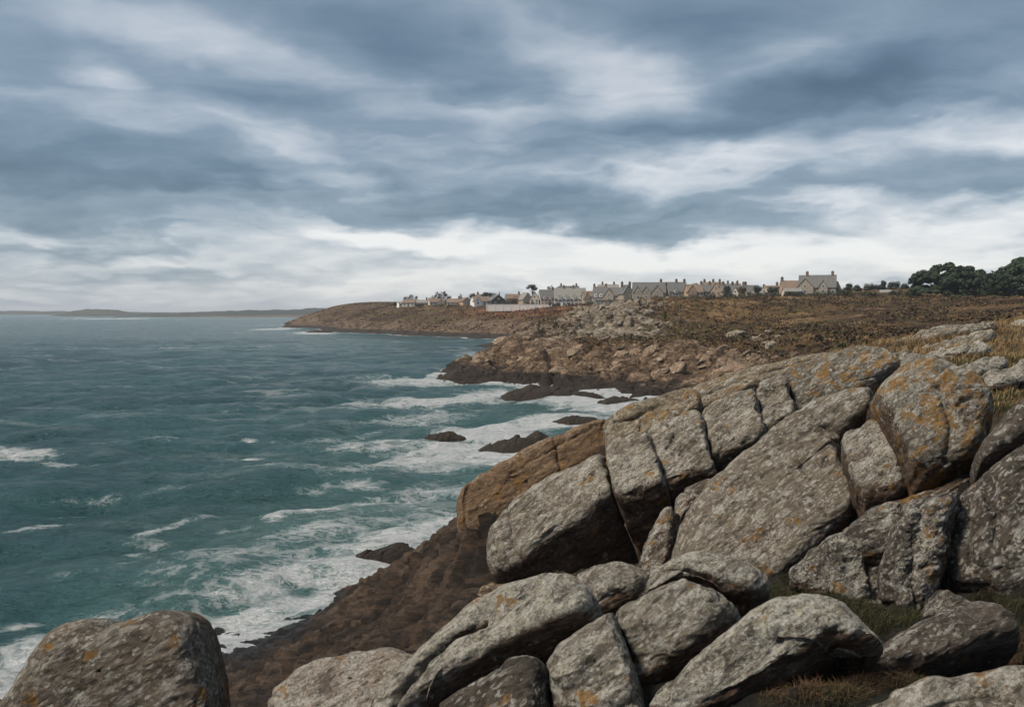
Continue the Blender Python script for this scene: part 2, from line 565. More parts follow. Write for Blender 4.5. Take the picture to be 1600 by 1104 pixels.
# ================================================================== NEAR SHORE (foreground ground)
NEAR = [  # photo px, photo py, distance
    # shoreline
    (-300, 1090, 31), (-120, 1075, 31.5), (0, 1062, 32.3), (160, 1035, 34), (330, 1000, 36.2), (400, 990, 37), (505, 955, 39.8), (560, 905, 44.5), (640, 857, 50.2), (705, 826, 54.7),
    # brown slope
    (330, 1100, 26), (450, 1050, 27), (500, 1000, 31), (600, 1000, 25), (650, 1000, 21), (600, 920, 33), (700, 905, 25.5), (760, 910, 20.5),
    (700, 965, 19), (540, 1040, 22), (640, 1040, 16), (690, 850, 33), (760, 830, 25.5), (640, 880, 37),
    (200, 1104, 27), (0, 1130, 25),
    # under the slabs
    (830, 820, 25), (880, 905, 21.3), (990, 900, 20.6), (900, 760, 25.6), (1000, 690, 26.5), (1100, 660, 27.5), (1030, 800, 21.5), (1120, 745, 21.5),
    (1060, 890, 17.3), (1230, 920, 13.6), (1290, 880, 14.6), (1210, 700, 22.5), (1300, 660, 22.5), (1350, 800, 15.6), (1430, 790, 15.2), (1250, 600, 31), (1350, 575, 29),
    (1505, 775, 13.4), (1550, 650, 17), (1600, 640, 17.5), (1480, 940, 11.3), (1390, 965, 10.7), (1230, 935, 10.4), (1600, 960, 9.6),
    # turf towards the skyline on the right
    (1400, 550, 31), (1300, 553, 33), (1400, 533, 35), (1500, 516, 37), (1600, 498, 40), (1480, 565, 27), (1580, 600, 22), (1600, 560, 27), (1750, 520, 36), (1750, 620, 20), (1800, 480, 46),
    # in front
    (1130, 960, 9.6), (960, 1010, 9.4), (860, 1050, 9.0), (1300, 1090, 6.8), (1500, 1075, 7.7), (1600, 1104, 6.4), (1000, 1135, 7.3), (800, 1150, 8.0), (1350, 1060, 7.6), (1420, 1075, 7.7),
    (1180, 1104, 7.6), (1700, 1010, 8), (1750, 850, 11), (620, 1180, 9.5), (420, 1200, 10), (180, 1150, 10.2), (0, 1160, 10.0), (-150, 1180, 10.5),
]
pts = [tuple(at(*c)) for c in NEAR]
pts += [(-20, 55, -3), (-8, 62, -3), (2, 66, -3), (-40, 45, -4), (-34, 20, 4), (-20, 4, 10.6), (-6, 4.5, 10.9), (0, 0, 12.2), (5, 2, 12.0), (12, 3, 12.2), (-8, 0, 11.5), (20, 6, 12.6),
        (4, 40, 5.0), (10, 44, 6.0), (2, 52, 0.0), (12, 58, 0.5), (20, 50, 8.5), (30, 56, 10.5), (40, 60, 11), (24, 66, 5), (14, 76, -3), (40, 84, 5.5), (60, 70, 10.5), (30, 80, 2.5), (56, 45, 14.0), (45, 25, 14)]
near_f = TPS(pts, 1e-5)


def near_rough(x, y, z):
    q = np.stack([x, y, z * 1.0], 1)
    # strata dip towards the sea: rotate, stretch
    e1 = np.array([.80, .36, .48]); e1 /= np.linalg.norm(e1)
    e2 = np.cross([-.3, -.6, .74], e1); e2 /= np.linalg.norm(e2)
    e3 = np.cross(e1, e2)
    return np.stack([q @ e1 * .26, q @ e2 * .95, q @ e3 * .80], 1)


def push(gx, z, y, d, lim=.9):
    """move ground points along the slope normal by d"""
    G = np.stack([gx, y.reshape(gx.shape), z.reshape(gx.shape)], -1)
    N = np.cross(np.gradient(G, axis=1), np.gradient(G, axis=0))
    N /= np.linalg.norm(N, axis=-1, keepdims=True) + 1e-9
    N *= np.sign(N[..., 2:3])
    return (G + N * d.reshape(gx.shape)[..., None]).reshape(-1, 3)


gx, gy = polar(-420, 2750, 780, 3.0, 84, 520)
x, y = gx.ravel(), gy.ravel()
z = near_f(x, y)
a = near_rough(x, y, z)
grass_w = sstep(x - (6.5 + 0 * y), 0, 3.5) * sstep(z, 10.6, 11.9) * sstep(y, 13, 17)
grass_w = np.maximum(grass_w, sstep(x - .64 * y, .3, 1.6) * sstep(z, 10, 11) * .95)
soil_w = sstep(x + .12 * (y - 8), -.6, .4) * sstep(26.5 - y, 0, 3) * sstep(z, 7.9, 8.7)
grass_w = np.maximum(grass_w, sstep(x, 22, 30) * sstep(z, 6, 8.5) * .9)
rockm = 1 - grass_w
f1, f2, cid, off = worley(a * 1.25 + fbm(a * 2, 2, 5)[:, None] * .25, 3)
blk = (cid - .5) * sstep(f2 - f1, 0, .22) * .9 + off[:, 0] * .30 * sstep(f2 - f1, 0, .3)
f1b, f2b, cidb, offb = worley(a * 3.6 + fbm(a * 4, 2, 8)[:, None] * .3, 13)
blk2 = (cidb - .5) * sstep(f2b - f1b, 0, .2) + offb[:, 1] * .6
rough = blk * .44 + blk2 * .25 - np.exp(-(f2 - f1) / .05) * .16 - np.exp(-(f2b - f1b) / .06) * .10 + fbm(a * .9, 3, 21) * .40 + fbm(a * 6, 4, 31, .55, True) * .07
rough += fbm(np.stack([x, y, z], 1) * .22, 3, 77) * .35 * sstep(y, 12, 24)
e3_ = np.array([-.42, -.36, .83])
st_s = np.stack([x, y, z], 1) @ e3_ / .62 + fbm(a * .8, 3, 61) * .8 + blk * .35
strata = np.abs((st_s % 1) - .5) * 2
st_2 = np.stack([x, y, z], 1) @ e3_ / .21 + fbm(a * 1.6, 3, 63) * .9
rough += (sstep(strata, .15, .75) - .5) * .34 + (np.abs((st_2 % 1) - .5) * 2 - .5) * .09
amp = rockm * (.26 + .06 * sstep(10.5 - y, 0, 3) + .66 * sstep(y, 9.0, 20)) * (.35 + .65 * sstep(z, .2, 1.6)) + .05
V = push(gx, z, y, rough * amp + grass_w * fbm(np.stack([x, y, z], 1) * .8, 4, 55) * .14)
z2 = V[:, 2]
pale_w = sstep(x, 2, 8) * rockm * sstep(z, 9.5, 11.5)
me = mesh_np('shore', V, grid_faces(*gx.shape), True,
             {'grass': grass_w, 'pale': pale_w * (1 - soil_w), 'soil': soil_w * (1 - grass_w), 'strata': strata})
tag(link('shore_ground', me, MAT_SHORE), 'dark brown rocky shore slope falling to the sea below the boulders, with turf above', 'ground', kind='structure')
near_grid = (gx, gy, z2.reshape(gx.shape))
_NP = (-420, 2750, 780, 3.0, 84, 520)


def near_z(x, y):
    """height of the finished near ground (bilinear in the fan)"""
    x = np.atleast_1d(np.asarray(x, float)); y = np.atleast_1d(np.asarray(y, float))
    c = ((x / y * F + 800) - _NP[0]) / (_NP[1] - _NP[0]) * (_NP[2] - 1)
    r = np.log(y / _NP[3]) / math.log(_NP[4] / _NP[3]) * (_NP[5] - 1)
    c = np.clip(c, 0, _NP[2] - 1.001); r = np.clip(r, 0, _NP[5] - 1.001)
    ci, ri = c.astype(int), r.astype(int)
    fc, fr = c - ci, r - ri
    Z = near_grid[2]
    return (Z[ri, ci] * (1 - fc) + Z[ri, ci + 1] * fc) * (1 - fr) + (Z[ri + 1, ci] * (1 - fc) + Z[ri + 1, ci + 1] * fc) * fr


# ================================================================== MIDDLE HEADLAND
MID = [
    (682, 588, 182), (700, 594, 172), (760, 600, 163), (860, 610, 150), (950, 622, 136), (1000, 630, 129), (1150, 645, 117), (1300, 660, 107), (1500, 680, 96),
    (705, 574, 186), (735, 566, 188), (765, 545, 192), (790, 530, 197), (830, 512, 203), (880, 493, 216), (930, 479, 230), (980, 474, 240), (1020, 471, 250), (1080, 470, 262), (1150, 468, 280), (1300, 465, 300), (1450, 462, 300), (1600, 459, 300), (1750, 455, 300),
    (720, 588, 175), (780, 575, 178), (800, 555, 184), (850, 545, 176), (850, 585, 161), (950, 520, 195), (950, 570, 157), (1050, 500, 212), (1050, 560, 150), (1050, 600, 137), (1150, 500, 222), (1150, 560, 142),
    (1300, 500, 200), (1300, 550, 131), (1450, 500, 180), (1600, 482, 200), (1500, 516, 128), (1250, 595, 119), (1400, 540, 118), (1600, 505, 120), (1600, 550, 95), (1800, 500, 120), (1800, 470, 220),
]
pts = [tuple(at(*c)) for c in MID]
pts += [tuple(at(px, 560, D)[:2]) + (zz,) for px, D, zz in ((650, 205, -4), (720, 215, -4), (780, 235, -3), (830, 262, -2), (870, 300, 2), (650, 180, -4), (700, 158, -3), (850, 136, -3), (980, 118, -3), (1300, 94, -2), (620, 240, -6), (900, 360, 10), (1100, 400, 20), (1400, 400, 22), (1700, 400, 22), (1500, 80, -1), (1700, 82, 6))]
mid_f = TPS(pts, 1e-6)
gx, gy = polar(600, 1900, 640, 84, 345, 430, 0.9)
x, y = gx.ravel(), gy.ravel()
z = mid_f(x, y)
q = np.stack([x, y, z * 1.6], 1)
px = x / y * F + 800
rock_w = sstep(10.5 - z + fbm(q * .03, 3, 4) * 3.0, 0, 4.5)
crest = np.exp(-((px - 950) / 135) ** 2) * sstep(z, 5.5, 9) * sstep(y, 172, 190)
crest += np.exp(-(((px - 1190) / 70) ** 2 + ((y - 160) / 22) ** 2)) * .55
rock_w = np.clip(np.maximum(rock_w * sstep(1400 - px, 0, 300) * .78, crest * .74), 0, 1)
a = q.copy()
c, s = math.cos(.5), math.sin(.5)
a = np.stack([(q[:, 0] * c + q[:, 1] * s), (-q[:, 0] * s + q[:, 1] * c), q[:, 2]], 1)
f1, f2, cid, off = worley(a * .16 + fbm(a * .2, 2, 5)[:, None] * .2, 3)
blk = (cid - .5) * 1.2 * sstep(f2 - f1, 0, .25) + off[:, 0] * .9
f1b, f2b, cidb, offb = worley(a * .42 + fbm(a * .5, 2, 8)[:, None] * .2, 13)
blk2 = (cidb - .5) * sstep(f2b - f1b, 0, .25) + offb[:, 1] * .7
rough = blk * 1.9 + blk2 * 1.25 - np.exp(-(f2 - f1) / .07) * 1.5 - np.exp(-(f2b - f1b) / .08) * .7 + fbm(a * .08, 3, 21) * 1.1 + fbm(a * .7, 3, 31, .6) * .28
heathr = fbm(q * .07, 4, 41) * .9 + fbm(q * .35, 4, 51, .6) * .38
edge = sstep(z, -1.0, 1.2)
V = push(gx, z, y, (rough * (.12 + .88 * rock_w) * (.45 + .55 * edge) + heathr * (1 - rock_w) * edge) * sstep(347 - y, 0, 30))
z2 = V[:, 2]
dry = sstep(px, 1060, 1160) * sstep(1480 - px, 0, 120) * sstep(y, 150, 200)
me = mesh_np('headland', V, grid_faces(*gx.shape), True,
             {'rock': rock_w, 'pale': np.clip(crest, 0, 1) * .55, 'dry': dry, 'lawn': np.zeros_like(x)})
tag(link('headland', me, MAT_HEATH), 'brown heath headland with rocky cliff foot across the cove', 'headland', kind='structure')
mid_grid = (V[:, 0].reshape(gx.shape), V[:, 1].reshape(gx.shape), z2.reshape(gx.shape), rock_w.reshape(gx.shape), crest.reshape(gx.shape))

# ================================================================== FAR LAND WITH THE VILLAGE
FAR = [
    (455, 511, 812), (480, 515, 690), (500, 518.5, 600), (600, 523, 520), (700, 527.5, 457), (765, 531, 428), (850, 545, 330), (950, 560, 290),
    (490, 494, 800), (520, 481, 770), (570, 474, 745), (620, 475, 640), (660, 476, 600), (750, 477, 560), (840, 479, 525), (900, 478, 480), (1000, 471, 430), (1100, 467, 410), (1200, 463, 385), (1285, 461, 352), (1400, 459, 330), (1500, 456, 322), (1650, 450, 330), (1800, 450, 330),
    (600, 500, 560), (600, 513, 535), (700, 503, 495), (700, 517, 473), (800, 500, 455), (800, 515, 436), (540, 502, 640), (500, 503, 700), (860, 495, 440), (900, 500, 380), (960, 480, 430), (700, 485, 545), (800, 487, 500),
    (600, 471, 960), (560, 473, 960), (635, 472.5, 980), (520, 479, 980), (800, 477, 900), (1000, 468, 800), (1200, 459, 700), (1500, 450, 600), (1800, 444, 600), (700, 478, 1200), (1000, 470, 1200), (1500, 458, 1200), (690, 477, 800), (740, 478, 720),
]
pts = [tuple(at(*c)) for c in FAR]
pts += [tuple(at(px, 560, D)[:2]) + (zz,) for px, D, zz in ((420, 860, -6), (450, 1000, -6), (480, 1200, -8), (430, 700, -6), (460, 600, -6), (560, 490, -5), (700, 425, -5), (800, 390, -4))]
far_f = TPS(pts, 1e-6)
gx, gy = polar(415, 1900, 520, 285, 1250, 190, 1.0)
x, y = gx.ravel(), gy.ravel()
z = far_f(x, y)
q = np.stack([x, y, z * 2], 1)
px = x / y * F + 800
rock_w = sstep(10.5 - z + fbm(q * .015, 3, 4) * 5.0, 0, 5) * .85
shelf = sstep(2.6 - z, 0, 1.5)
f1, f2, cid, off = worley(q * .07, 3)
f1b, f2b, cidb, offb = worley(q * .2 + fbm(q * .2, 2, 8)[:, None] * .2, 13)
rough = ((cid - .5) * 1.6 + off[:, 0] * 1.2) + ((cidb - .5) * 1.3 + offb[:, 0]) + fbm(q * .03, 3, 9) * 1.4
z2 = z + rough * rock_w * (.5 + .4 * (1 - shelf)) + fbm(q * .03, 4, 41) * .5 * (1 - rock_w) * sstep(y, 300, 420) * (1 - .7 * sstep(z, 15, 17))
lawn = .8 * np.exp(-((px - 850) / 70) ** 2) * sstep(z, 11.5, 14.5) * sstep(y, 410, 440)
lawn += np.exp(-((px - 780) / 60) ** 2) * np.exp(-((z - 12.5) / 2) ** 2) * .6
me = mesh_np('far_land', np.stack([x, y, z2], 1), grid_faces(*gx.shape), True,
             {'rock': rock_w, 'pale': np.zeros_like(x), 'dry': np.full_like(x, .3), 'lawn': np.clip(lawn, 0, 1)})
tag(link('far_land', me, MAT_HEATH), 'far low cape of brown heath carrying the village', 'headland', kind='structure')
far_grid = (gx, gy, z2.reshape(gx.shape))

# ================================================================== DISTANT LOW COASTS
MAT_COAST = mat_far('distant_coast', (.020, .030, .026), (.060, .058, .045), .012)


def coast(name, label, prof, D, depth, seed, mat):
    """low land: profile of (px, height in px above its waterline)"""
    pxs = np.linspace(prof[0][0], prof[-1][0], 260)
    hp = np.interp(pxs, [p[0] for p in prof], [p[1] for p in prof])
    n = fbm(np.stack([pxs * .05, pxs * 0, pxs * 0 + seed], 1), 5, seed)
    h = np.maximum(hp * D / F * (1 + .16 * n), 0)
    cross = np.array([[-.5, -4], [-.5, 0], [-.36, .22], [-.25, .55], [-.1, .88], [0.05, 1.0], [.25, .8], [.5, -.2]])
    rows = []
    for cy, cz in cross:
        yy = D + cy * depth
        zz = np.where(cz < -1, -4, h * cz)
        rows.append(np.stack([(pxs - 800) / F * yy, np.full_like(pxs, yy), zz], 1))
    V = np.concatenate(rows)
    V[:, 2] += np.where(V[:, 2] > .5, fbm(V * .02, 3, seed + 3) * .12 * V[:, 2], 0)
    me = mesh_np(name, V, grid_faces(len(cross), len(pxs)), True)
    return tag(link(name, me, mat), label, 'coast', kind='structure')


coast('distant_island', 'low dark island on the horizon at far left', [(80, 0), (100, 4), (120, 8.5), (150, 10.5), (185, 9.5), (200, 6), (212, 3), (222, 0)], 2500, 260, 3, MAT_COAST)
coast('distant_shoreline', 'thin blue shoreline on the horizon at left edge', [(-300, 3), (-100, 5), (0, 5.5), (60, 5.5), (120, 5), (200, 4), (260, 3)], 3400, 500, 5, MAT_COAST)
coast('distant_coast', 'long low blue coast behind the cape', [(180, 2), (250, 5), (320, 7), (380, 9), (440, 10), (500, 13), (560, 14.5), (640, 15), (760, 13)], 2300, 600, 8, MAT_COAST)
MAT_BEACH = mat_far('distant_sand', (.09, .07, .055), (.14, .115, .09), .03)
coast('distant_beach', 'pale low strip of sand below the distant coast', [(230, 0), (300, 1.3), (420, 2.2), (500, 2.6), (620, 2.6)], 1930, 120, 12, MAT_BEACH)

# ================================================================== SEA
def ocean_patch(N, L, wind, wdir, seed, cut):
    rng = np.random.default_rng(seed)
    k = np.fft.fftfreq(N, L / N) * 2 * np.pi
    kx, ky = np.meshgrid(k, k)
    kk = np.hypot(kx, ky)
    kk[0, 0] = 1e9
    Lw = wind ** 2 / 9.81
    cosf = (kx * math.cos(wdir) + ky * math.sin(wdir)) / kk
    ph = np.exp(-1 / (kk * Lw) ** 2) / kk ** 4 * (np.abs(cosf) ** 2.0 * .9 + .1) * np.exp(-(kk * cut) ** 2)
    ph[0, 0] = 0
    h = np.sqrt(ph) * (rng.normal(size=(N, N)) + 1j * rng.normal(size=(N, N)))
    zf = np.fft.ifft2(h)
    dxf = np.fft.ifft2(-1j * kx / kk * h)
    dyf = np.fft.ifft2(-1j * ky / kk * h)
    zz = zf.real
    sc = 1 / zz.std()
    return zz * sc, dxf.real * sc, dyf.real * sc


def samp(A, L, x, y):
    N = A.shape[0]
    u, v = (x / L * N) % N, (y / L * N) % N
    i, j = u.astype(int) % N, v.astype(int) % N
    fu, fv = u - np.floor(u), v - np.floor(v)
    i2, j2 = (i + 1) % N, (j + 1) % N
    return (A[j, i] * (1 - fu) + A[j, i2] * fu) * (1 - fv) + (A[j2, i] * (1 - fu) + A[j2, i2] * fu) * fv


gx1, gy1 = polar(-420, 1600, 620, 26, 700, 470, .95)
gx2, gy2 = polar(-420, 1600, 620, 700, 12500, 50, 1.0)
gx = np.concatenate([gx1, gx2[1:]]); gy = np.concatenate([gy1, gy2[1:]])
x, y = gx.ravel(), gy.ravel()
z = np.zeros_like(x); ddx = np.zeros_like(x); ddy = np.zeros_like(x)
for L, wind, wd, seed, amp_, fade in ((43.0, 5.0, -1.25, 2, .24, 280), (171.0, 7.5, -1.1, 4, .28, 560)):
    h, hx, hy = ocean_patch(256, L, wind, wd, seed, L / 256 * .7)
    f = amp_ * sstep(fade - y, 0, fade * .6)
    z += samp(h, L, x, y) * f
    ddx += samp(hx, L, x, y) * f * 1.1
    ddy += samp(hy, L, x, y) * f * 1.1
# foam: breakers on every shore, streaks drawn out from the points
def surf(f, x, y, lo, hi):
    zz = f(x, y)
    return sstep(zz, lo, hi)


foam = np.zeros_like(x)
nm = y < 90
zb = np.full_like(x, -9.0)
zb[nm] = near_f(x[nm], y[nm])
mm = (y > 80) & (y < 330)
zb[mm] = np.maximum(zb[mm], mid_f(x[mm], y[mm]))
ff = (y > 300) & (y < 1000) & (x / y * F + 800 > 420)
zf_ = np.full_like(x, -9.0); zf_[ff] = far_f(x[ff], y[ff])
wob = fbm(np.stack([x * .09, y * .09, x * 0], 1), 4, 3)
foam = np.maximum(foam, sstep(zb + wob * 1.4, -1.9, .1) * .86)
foam = np.maximum(foam, sstep(zf_ + wob * .5, -1.3, -.05) * 1.1)
STREAKS = [  # photo px centre, half sizes in px, tilt, strength
    (690, 592, 150, 7, -2, .80), (600, 590, 90, 4, 0, .50), (820, 603, 120, 8, 5, .95), (520, 597, 120, 3, 0, .36),
    (720, 626, 190, 8, -4, .78), (830, 618, 110, 9, 2, .95), (580, 632, 70, 5, 4, .62), (680, 645, 50, 5, 14, .6), (905, 628, 130, 9, 4, .92), (960, 640, 80, 9, -3, .85), (970, 622, 70, 6, 0, .9),
    (850, 665, 150, 12, -4, .86), (770, 680, 110, 14, 6, .86), (720, 700, 110, 14, -4, .88), (640, 700, 90, 8, -5, .55), (590, 672, 55, 5, -8, .5), (800, 712, 90, 16, -6, .92),
    (700, 735, 120, 16, -4, .68), (620, 722, 90, 10, 2, .55), (560, 760, 80, 8, 3, .55), (500, 765, 50, 6, 6, .55), (700, 765, 80, 16, 0, .55),
    (480, 803, 85, 9, -4, .86), (430, 810, 36, 9, 10, .80), (560, 795, 70, 7, -6, .62), (600, 825, 80, 14, -4, .55), (680, 800, 60, 20, 0, .55),
    (270, 825, 60, 9, -25, .58), (250, 845, 40, 8, 0, .5), (230, 880, 60, 8, 6, .52), (270, 930, 60, 10, -10, .58), (200, 945, 40, 6, 0, .55),
    (480, 870, 80, 18, -12, .74), (440, 900, 110, 30, -14, .84), (400, 950, 120, 26, -12, .92), (500, 930, 60, 26, -25, .92), (360, 985, 90, 14, -8, .95), (560, 890, 50, 12, -20, .85), (330, 960, 60, 20, 0, .7), (640, 850, 60, 12, -20, .7),
    (45, 714, 75, 10, 6, .80), (90, 730, 40, 5, 3, .6), (60, 828, 70, 5, -6, .58), (130, 735, 40, 4, -8, .5), (210, 692, 85, 4, 2, .56), (370, 719, 28, 7, -10, .78), (385, 684, 20, 3, 0, .6), (110, 800, 50, 4, -10, .5), (160, 950, 30, 5, 0, .5),
    (20, 965, 50, 10, -8, .70), (20, 1000, 50, 7, -6, .62), (10, 1030, 60, 6, 0, .62), (60, 985, 40, 8, -4, .6),
    (420, 745, 60, 5, 4, .55), (470, 700, 80, 6, 0, .36), (350, 640, 60, 3, 0, .4), (480, 620, 60, 3, 0, .35), (250, 575, 50, 2.5, 0, .42), (395, 590, 60, 3, 0, .42), (600, 560, 60, 3, 0, .35), (740, 553, 40, 4, 0, .6), (720, 560, 40, 3, 0, .5),
    (345, 511, 40, 1.4, 0, .6), (380, 519, 30, 1.2, 0, .55), (430, 514, 40, 2.2, 0, .9), (490, 520, 50, 2.2, 2, .95), (420, 508, 30, 1.4, 0, .7), (370, 545, 60, 2, 0, .42), (250, 560, 40, 2, 0, .4), (440, 560, 70, 2.5, 0, .36),
    (180, 498, 55, 1.2, 0, 1.0), (120, 497, 40, .8, 0, .85),
    (540, 745, 90, 8, 0, .55), (640, 690, 120, 12, -4, .66), (700, 715, 150, 20, -4, .8), (650, 655, 120, 8, -4, .6), (560, 640, 100, 6, 2, .5), (480, 680, 90, 8, -4, .45), (620, 780, 120, 20, -6, .6), (520, 840, 120, 20, -10, .62), (380, 880, 110, 22, -10, .56), (300, 900, 90, 16, -8, .5), (150, 900, 90, 8, -6, .45), (90, 870, 70, 6, -6, .42), (130, 770, 80, 5, -6, .42), (300, 760, 80, 5, -4, .42), (330, 860, 100, 14, 0, .36), (380, 830, 60, 10, 0, .4),
]
for (cx, cy, rx, ry, rot, st) in STREAKS:
    st = min(st * (1.14 if 560 < cy < 860 else 1.0), 1.0)
    c = sea_at(cx, cy)
    D = c[1]
    wx, wy = rx * D / F, ry * D * D / (H0 * F)
    # tilt in the picture becomes shear of distance with x
    uu = (x - c[0]) / wx
    sl = -math.tan(R_(rot)) * (D / (H0))            # d(distance)/dx on the water for that tilt
    vv = (y - c[1] - sl * (x - c[0])) / wy
    near_ = (np.abs(uu) < 2.2) & (np.abs(vv) < 2.2)
    g = np.zeros_like(x)
    w = wob[near_] * .55
    g[near_] = st * np.clip(1 - ((uu[near_]) ** 2 + (vv[near_] + w) ** 2) * .55, 0, 1) ** 1.0
    foam = np.maximum(foam, g)
z += sstep(foam, .5, .95) * sstep(400 - y, 0, 200) * (.14 + .22 * np.clip(wob, -.6, 1))
nearw = np.zeros_like(x)
for cx, cy, rx, ry, st in ((620, 830, 330, 90, 1.0), (760, 700, 260, 60, .8), (850, 640, 260, 26, .6), (430, 930, 260, 90, .75), (900, 610, 260, 26, .5)):
    c = sea_at(cx, cy); D = c[1]
    uu = (x - c[0]) / (rx * D / F); vv = (y - D) / (ry * D * D / (H0 * F))
    nearw = np.maximum(nearw, st * np.exp(-(uu ** 2 + vv ** 2)))
foam = np.maximum(foam, np.clip(nearw * 1.3, 0, 1) * (.40 + .22 * wob))
V = np.stack([x + ddx * 1.15, y + ddy * 1.15, z], 1)
me = mesh_np('sea', V, grid_faces(*gx.shape), True, {'foam': np.clip(foam, 0, 1), 'near': np.clip(nearw, 0, 1)})
tag(link('sea', me, MAT_SEA), 'choppy teal sea streaked with white foam', 'sea', kind='structure')

# ================================================================== BOULDERS
def mat_granite(name, base, lichen=.55, orange=.25, brown=.3, dark=.3, yellow=.1, streak=(R_(10), R_(-25), R_(20)), under=(.085, .050, .030)):
    m, T, b = new_mat(name)
    tcn = T.node('ShaderNodeTexCoord')
    oi = T.node('ShaderNodeObjectInfo')
    P = T.vmath('ADD', tcn.outputs['Object'], T.vmath('SCALE', (31.0, 17.0, 23.0), oi.outputs['Random']))
    cst = T.node('ShaderNodeCombineXYZ')              # grain runs along the slope of the slabs
    for k_, (ax_, sc_) in enumerate((((.81, .36, .46), .42), ((-.52, .78, .30), 1.2), ((-.26, -.50, .82), 1.3))):
        T.put(cst.inputs[k_], T.math('MULTIPLY', T.vmath('DOT_PRODUCT', P, ax_, out='Value'), sc_))
    st = cst.outputs[0]
    iso = P
    n_big = T.noise(iso, .85, 6, .58, .4)
    n_mid = T.noise(st, 5.0, 10, .74, .5)
    n_fine = T.noise(st, 15.0, 9, .80, .2)
    n_grit = T.noise(iso, 34.0, 6, .8)
    n_lich = T.noise(T.mapping(st, loc=(7, 3, 1)), 5.0, 12, .80, .4)
    n_or = T.noise(T.mapping(iso, loc=(2, 9, 4)), 3.6, 3, .5, .3)
    n_or2 = T.noise(T.mapping(iso, loc=(5, 1, 6)), 13.0, 8, .72, .3)
    base = (base[0] * 1.0, base[1] * .98, base[2] * .93)
    d0 = tuple(c * .22 for c in base)
    d1 = tuple(c * .62 for c in base)
    d2 = tuple(min(c * 1.35, 1) for c in base)
    mixv = T.math('ADD', T.math('MULTIPLY', n_mid, .45), T.math('MULTIPLY', n_fine, .55))
    col = T.ramp(mixv, [(.30, d0), (.44, d1), (.56, base), (.72, d2)])
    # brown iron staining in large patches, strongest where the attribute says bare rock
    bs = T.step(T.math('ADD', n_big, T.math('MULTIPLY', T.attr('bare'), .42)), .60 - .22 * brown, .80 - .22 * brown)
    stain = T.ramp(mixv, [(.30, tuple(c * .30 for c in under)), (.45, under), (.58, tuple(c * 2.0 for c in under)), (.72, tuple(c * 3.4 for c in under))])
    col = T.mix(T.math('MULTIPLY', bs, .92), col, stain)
    # pale crustose lichen: broad grey cover, speckle inside it, and separate whitish rosettes of several sizes
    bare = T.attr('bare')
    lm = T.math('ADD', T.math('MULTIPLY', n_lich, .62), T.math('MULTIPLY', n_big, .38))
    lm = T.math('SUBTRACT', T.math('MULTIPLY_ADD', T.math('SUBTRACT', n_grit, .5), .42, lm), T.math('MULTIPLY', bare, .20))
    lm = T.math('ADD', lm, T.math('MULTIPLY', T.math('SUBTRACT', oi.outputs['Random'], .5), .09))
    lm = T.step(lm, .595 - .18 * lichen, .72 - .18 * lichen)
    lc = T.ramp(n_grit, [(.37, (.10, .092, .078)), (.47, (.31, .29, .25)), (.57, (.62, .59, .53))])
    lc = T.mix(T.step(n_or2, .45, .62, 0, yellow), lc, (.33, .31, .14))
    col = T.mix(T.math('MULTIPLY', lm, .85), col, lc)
    for sc_, amt in ((3.4, .24), (8.0, .34), (17.0, .42)):
        wpos = T.vmath('ADD', iso, T.vmath('SCALE', T.vmath('SUBTRACT', T.noise(iso, sc_ * 1.6, 4, .7, color=True), (.5, .5, .5)), .95 / sc_))
        vn = T.node('ShaderNodeTexVoronoi')
        T.put(vn.inputs['Vector'], wpos)
        vn.inputs['Scale'].default_value = sc_
        sepc = T.node('ShaderNodeSeparateColor')
        T.put(sepc.inputs[0], vn.outputs['Color'])
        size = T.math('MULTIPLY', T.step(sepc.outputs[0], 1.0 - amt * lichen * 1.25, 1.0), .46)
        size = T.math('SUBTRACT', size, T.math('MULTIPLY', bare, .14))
        disc = T.math('MULTIPLY', T.step(T.math('SUBTRACT', size, vn.outputs['Distance']), -.02, .05), T.step(n_grit, .40, .53))
        tint = T.mix(sepc.outputs[1], (.56, .545, .50), T.mix(yellow, (.44, .43, .40), (.46, .43, .24)))
        col = T.mix(T.math('MULTIPLY', disc, .75), col, tint)
    # salt and pepper of tiny thalli
    for sc_, hi_, lo_ in ((11.0, .34, .20), (29.0, .52, .42)):
        wpos = T.vmath('ADD', st, T.vmath('SCALE', T.vmath('SUBTRACT', T.noise(st, sc_ * .9, 5, .75, color=True), (.5, .5, .5)), 1.3 / sc_))
        vn = T.node('ShaderNodeTexVoronoi')
        T.put(vn.inputs['Vector'], wpos)
        vn.inputs['Scale'].default_value = sc_
        sepc = T.node('ShaderNodeSeparateColor')
        T.put(sepc.inputs[0], vn.outputs['Color'])
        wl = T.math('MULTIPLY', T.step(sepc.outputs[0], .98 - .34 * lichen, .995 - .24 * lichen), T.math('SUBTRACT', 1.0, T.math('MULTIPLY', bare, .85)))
        col = T.mix(T.math('MULTIPLY', T.math('MULTIPLY', wl, T.step(n_lich, .38, .55)), hi_), col, (.60, .575, .515))
        col = T.mix(T.math('MULTIPLY', T.math('MULTIPLY', T.step(sepc.outputs[1], .96 - .55 * dark, .985 - .50 * dark), T.step(n_lich, .60, .42)), lo_ + .2), col, (.024, .021, .018))
    # black lichen
    bk = T.noise(T.mapping(st, loc=(1, 6, 2), scale=(1.3, 1, 1)), 3.4, 10, .72, .5)
    bk = T.math('ADD', bk, T.math('MULTIPLY', T.math('SUBTRACT', n_fine, .5), .45))
    col = T.mix(T.step(bk, .71 - .16 * dark, .76 - .16 * dark, 0, .85), col, (.020, .018, .016))
